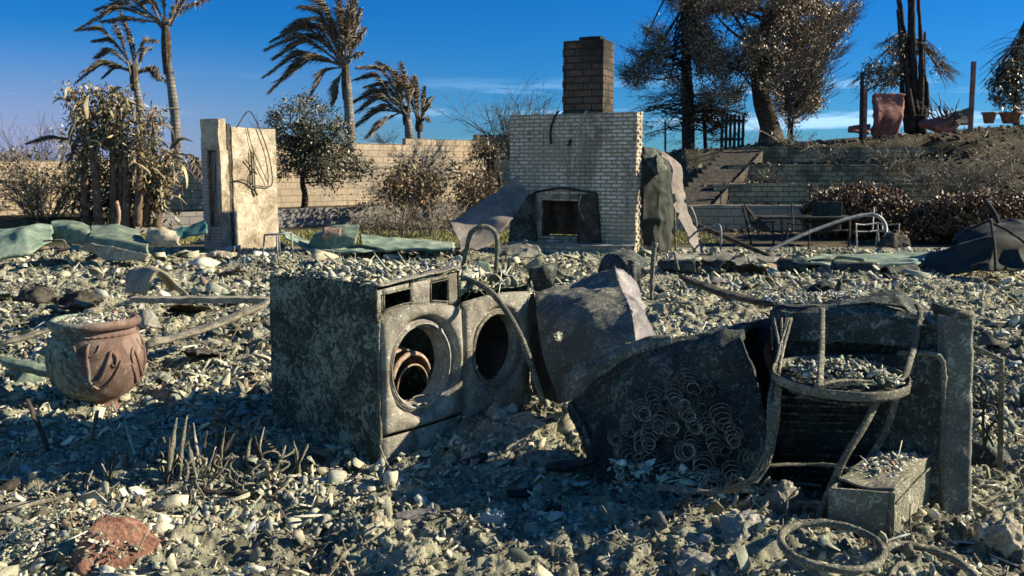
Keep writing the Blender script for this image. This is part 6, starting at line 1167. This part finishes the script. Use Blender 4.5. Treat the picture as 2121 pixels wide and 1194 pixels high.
rod('metal_rod', 'brown curved stake standing behind the left green panels', [(243, 470, 16.4), (246, 440, 16.4), (241, 418, 16.5)], .035, m_rust)
rod('metal_rod', 'thin bent grey rod over the humped green panel', [(90, 500, 14.9), (130, 498, 14.9), (136, 510, 14.9)], .014)
# stones that stand out
for px, py, w, h, mt, lab in ((1027, 1100, 30, 38, m_rockb, 'egg-shaped blue-grey stone alone in the shaded foreground'), (1612, 1062, 52, 58, m_rock, 'knobbly pale boulder left of the steel box'), (1535, 1110, 58, 42, m_rock, 'broad pale lump below the knobbly boulder'), (1023, 868, 15, 30, m_slabc, 'upright cream fragment leaning at the dryer foot'), (1060, 858, 18, 22, m_rockb, 'smooth grey stone beside the upright cream fragment'), (1245, 850, 45, 24, m_rock, 'pale slab of plaster under the bent bar end'),
     (945, 1068, 18, 13, m_slabc, 'small pinkish stone left of the egg-shaped stone'), (1320, 1108, 28, 22, m_rock, 'light stone in the shade right of the egg-shaped stone'), (1160, 1060, 30, 24, m_wood, 'charred brown lump with a hole in the shaded rubble'), (2060, 1130, 60, 60, m_slabc, 'crumbly tan boulder at the right edge bottom'), (1180, 870, 40, 20, m_slabc, 'sunlit cream lump on the rubble crest right of the dryer'), (1090, 885, 50, 20, m_slabc, 'sunlit crumbly crest before the dryer'),
     (1260, 1180, 30, 20, m_rock, 'whitish chunk at the bottom edge centre'), (60, 1130, 30, 24, m_rock, 'grey stone at the bottom left before the clay boulder'), (25, 1090, 22, 18, m_rock, 'small grey stone at the left edge'), (300, 1050, 24, 18, m_slabc, 'cream lump just behind the red clay boulder'), (445, 1085, 26, 14, m_slabc, 'flat cream stone in front of the wire springs'), (840, 1170, 26, 26, m_rock, 'mossy-looking chunk at the bottom, left of the shade'), (780, 1105, 30, 36, m_slabc, 'rough upright chunk at the edge of the shade'), (1440, 1175, 60, 28, m_rock, 'group-topping pale slab at the bottom right of centre'), (1510, 1160, 30, 22, m_slabc, 'tan stone near the flat metal ring'), (430, 505, 26, 10, m_rock, 'dark pointed stone by the plaster wall stub'),
     (455, 535, 34, 16, m_slabc, 'tan pyramid-shaped stone before the plaster wall stub'), (25, 530, 18, 12, m_bark, 'brown round stone on the left green panel'), (695, 985, 26, 12, m_rock, 'pale flat stone under the washer side'), (860, 850, 8, 5, m_slabc, 'tiny crumbs of plaster on the washer door ring')):
    p = g(px, py); s_ = p[1] / F; r = w * s_; mb = MB(); mb.rock((0, 0, 0), r, (1, .85, h / w), px % 91, 5 if w > 25 else 4, .34); c_ = at(px, py - h * .25, p[1]); 
    if w == 8: c_ = A + UU * .36 + VV * -.005 + UP * .272
    mb.V[0] = mb.V[0] * (1 + .16 * fbm(mb.V[0] / r * 3.2, 4, px)[:, None] - .12 * np.abs(vn(mb.V[0] / r * 7, px))[:, None]); mb.V[0] = mb.V[0] + c_
    solo('rock', mb, mt, lab, 'rock')
rs = np.random.default_rng(5)
for k in range(64):
    py = rs.uniform(528, 660) if k < 52 else rs.uniform(660, 800); px = rs.uniform(-20, 2140)
    if 540 < px < 1120 and py > 560 or 1120 < px < 2000 and py > 600: continue
    p = g(px, py); w = rs.uniform(.10, .30); a_ = rs.uniform(0, 3.14); u = V3(math.cos(a_), math.sin(a_), rs.normal(0, .25)) * w; v = V3(-math.sin(a_), math.cos(a_), rs.normal(0, .5)) * w * rs.uniform(.3, .7); o_ = p + UP * rs.uniform(.03, .10)
    mb = MB(); mb.sheet([[o_ - u - v, o_ - v + UP * rs.normal(0, .03), o_ + u - v * rs.uniform(.2, 1)], [o_ - u * rs.uniform(.4, 1.1), o_ + UP * rs.uniform(0, .09), o_ + u * rs.uniform(.5, 1.1)], [o_ - u * .7 + v, o_ + v + UP * rs.normal(0, .04), o_ + u + v * rs.uniform(.2, 1)]], 18, 24, .012, .01, 7, k, edge=.03, lin=True, crease=.05)
    solo('bent_scrap', mb, (m_crustD, m_crustM, m_wood, m_green, m_panel, m_bare)[k % 6], 'small bent burnt scrap half buried in the rubble', 'scrap', 'small bent scraps across the rubble')
# red clay boulder bottom left
c0 = g(235, 1150); mb = MB(); mb.rock((0, 0, 0), .20, (1.0, .9, .85), 33, 5, .2); mb.V[0] = mb.V[0] * (1 + .06 * fbm(mb.V[0] * 22, 4, 3)[:, None]) + at(236, 1160, c0[1]) ; solo('clay_boulder', mb, m_terrab, 'big broken red clay boulder crusted with ash, bottom left corner', 'boulder')
mb = MB(); mb.rock((0, 0, 0), .24, (1.3, 1, .55), 35, 5, .2); mb.V[0] = mb.V[0] * (1 + .08 * fbm(mb.V[0] * 22, 4, 3)[:, None]) + at(110, 1195, c0[1]); solo('ash_mound', mb, m_green, 'green ash-covered mound beside the red clay boulder', 'mound')
heap('clay_debris', 'ash chips clinging around the red clay boulder', at(160, 1120, c0[1] + .05), V3(.28, 0, 0), V3(0, .2, 0), 600, .005, .025, m_rub, .12, seed=31)
# upright shards, stakes and wire springs
def shard(label, pts, ws, mat=None, name='upright_shard', cat='shard', gp='upright charred shards before the washer'):
    p = curve(pc(*pts), 16); w = np.interp(np.linspace(0, 1, 16), np.linspace(0, 1, len(ws)), ws); mb = MB(); mb.tube(p, w, 7, rough=.006, flat=.45); solo(name, mb, mat or m_crustM, label, cat, gp)
shard('leftmost thick stake, leaning left, at left of the shards', [(100, 935, 5.15), (80, 880, 5.15), (56, 828, 5.2)], [.02, .022, .016], m_wood); shard('grey straight stake right of the leaning left stake', [(190, 918, 5.4), (196, 880, 5.4), (201, 852, 5.4)], [.018, .02, .018], m_rod)
shard('tallest pointed shard, dark with a pale edge', [(352, 1045, 4.75), (352, 980, 4.75), (358, 920, 4.78), (366, 864, 4.8)], [.03, .034, .026, .006]); shard('hooked rod hugging the tallest pointed shard', [(362, 1030, 4.7), (370, 1000, 4.7), (375, 965, 4.7), (366, 962, 4.7)], [.008, .012, .01, .008], m_rod)
shard('short curled shard left of the tallest shard', [(326, 960, 5.0), (336, 935, 5.0), (326, 918, 5.0)], [.014, .016, .012], m_rod); shard('slim dark shard right of the tallest shard', [(400, 1022, 4.8), (412, 970, 4.82), (424, 920, 4.85), (428, 895, 4.85)], [.014, .018, .014, .006], m_wood)
shard('twisted shard leaning right with a pale rim', [(505, 1000, 4.95), (512, 950, 4.97), (522, 905, 5.0), (547, 848, 5.05)], [.03, .03, .018, .006]); shard('broad triangular shard behind the wire springs', [(480, 1000, 5.0), (492, 960, 5.0), (500, 925, 5.05)], [.05, .04, .012])
shard('short hooked shard at the right of the group', [(530, 1015, 4.85), (530, 990, 4.85), (522, 975, 4.85)], [.012, .016, .01], m_rod); shard('fallen round stick lying toward the washer', [(430, 975, 4.9), (452, 995, 4.85), (478, 1025, 4.8)], [.014, .018, .02], m_pwood); shard('leaning blade of metal beside the low wires', [(235, 1040, 4.75), (290, 1010, 4.8), (325, 1000, 4.8)], [.02, .05, .03])
shard('thin stake between the tallest shard and the springs', [(385, 1045, 4.72), (392, 1015, 4.72), (388, 1005, 4.72)], [.01, .014, .01], m_rod); shard('small pale stub at the far left of the shards', [(298, 962, 5.0), (296, 945, 5.0), (294, 930, 5.0)], [.012, .014, .012], m_rod); shard('pointed tan splinter at far left', [(15, 985, 4.95), (25, 955, 4.95), (36, 935, 4.95)], [.012, .016, .006], m_pwood); shard('brown pointed splinter right of the springs', [(600, 1050, 4.6), (600, 1025, 4.6), (598, 1005, 4.6)], [.022, .018, .004], m_slabc)
rs = np.random.default_rng(99)
for k in range(30):
    px = rs.uniform(215, 620); py = rs.uniform(960, 1050) - (60 if px > 430 else 0) * rs.random(); p0 = g(px, py); L_ = rs.uniform(.05, .24) * (1.25 if 330 < px < 560 else .8); d = V3(rs.normal(.1, .35), rs.normal(0, .3), 1); d /= np.linalg.norm(d)
    p = curve([p0 - d * .05, p0 + d * L_ * .5 + rs.normal(0, .012, 3), p0 + d * L_ + rs.normal(0, .02, 3)], 10); w0 = rs.uniform(.006, .030); mb = MB(); mb.tube(p, np.array([w0, w0 * 1.1, w0 * .3]), 6, rough=.004, flat=.5); solo('upright_shard', mb, (m_crustM, m_rod, m_wood, m_pwood)[k % 4], 'small charred sliver standing among the upright shards left of the washer', 'shard', 'small slivers among the upright shards')
for k in range(14):
    px = rs.uniform(330, 590); p0 = g(px, rs.uniform(975, 1040)); n_ = 24; t = np.linspace(0, 1, n_); r_ = rs.uniform(.015, .04); f_ = rs.uniform(1, 3.5); L_ = rs.uniform(.10, .26)
    p = p0 + np.stack([r_ * np.sin(t * f_ * 6.28 + k) * t + t * rs.normal(0, .08), r_ * np.cos(t * f_ * 6.28) * t, t * L_ - .03], -1); mb = MB(); mb.tube(p, .0055, 6, rough=.001); solo('twisted_wire', mb, m_rod, 'thin twisted ash-coated wire curling up among the upright shards', 'wire', 'twisted wires among the upright shards')
def squiggle(label, x0, y0, x1, y1, Y, amp, n, r=.0058):
    t = np.linspace(0, 1, n * 10); a = at(x0, y0, Y); b = at(x1, y1, Y); d = b - a; s_ = V3(1, .3, 0); p = a + d * t[:, None] + s_ * (amp * np.sin(t * n * math.pi * 2))[:, None] + V3(0, 1, 0) * (amp * .6 * np.cos(t * n * math.pi * 2))[:, None]; mb = MB(); mb.tube(p, r, 6, rough=.001); solo('wire_spring', mb, m_rod, label, 'wire spring', 'wire springs among the shards')
squiggle('highest wavy wire spring among the shards', 440, 880, 462, 840, 5.1, .022, 4); squiggle('thick zigzag wire spring right of the highest one', 490, 938, 492, 868, 5.05, .028, 4, .0065); squiggle('small wire loop low beside the tallest shard', 372, 1002, 400, 985, 4.72, .02, 2); squiggle('tight long spring lying toward the washer', 545, 905, 590, 958, 5.0, .014, 9, .0045)
for lab, pts in (('straight thin wire rising under the thick zigzag spring', [(474, 1000, 5.0), (484, 965, 5.0), (493, 935, 5.03)]), ('upright wire left of the zigzag spring', [(450, 985, 5.0), (446, 940, 5.0), (448, 890, 5.05), (436, 888, 5.05)]), ('wire joining the two wavy springs', [(440, 880, 5.1), (465, 880, 5.1), (482, 888, 5.06)]), ('bent wire rectangle at right of the shards', [(536, 1000, 4.95), (540, 945, 4.95), (575, 938, 4.98), (580, 975, 4.95), (540, 996, 4.93)]), ('thin wire sticking up near the low blade', [(330, 1045, 4.7), (322, 1015, 4.7), (316, 1000, 4.7)])):
    mb = MB(); mb.tube(curve(pc(*pts), 20), .0058, 6, rough=.001); solo('wire', mb, m_rod, lab, 'wire', 'loose wires among the shards')
# short upright bits of wire and lath everywhere: uncountable
N = 700; x = rng.uniform(-1, 1, N); y = rng.uniform(3.3, 17, N); x = x * (.62 * y); mb = MB()
for k in range(N): p = V3(x[k], y[k], H(x[k], y[k])); L_ = rng.uniform(.05, .16) * (1 + y[k] * .03); d = V3(rng.normal(0, .8), rng.normal(0, .8), rng.uniform(.2, 1)); d /= np.linalg.norm(d); mb.tube(curve([p, p + d * L_ * .5 + rng.normal(0, .02, 3), p + d * L_], 5), [.003 + .0004 * y[k], .002 + .0003 * y[k]], 4)
solo('loose_splinters', mb, m_twigp, 'short splinters and wires sticking out of the rubble', 'splinters', kind='stuff')
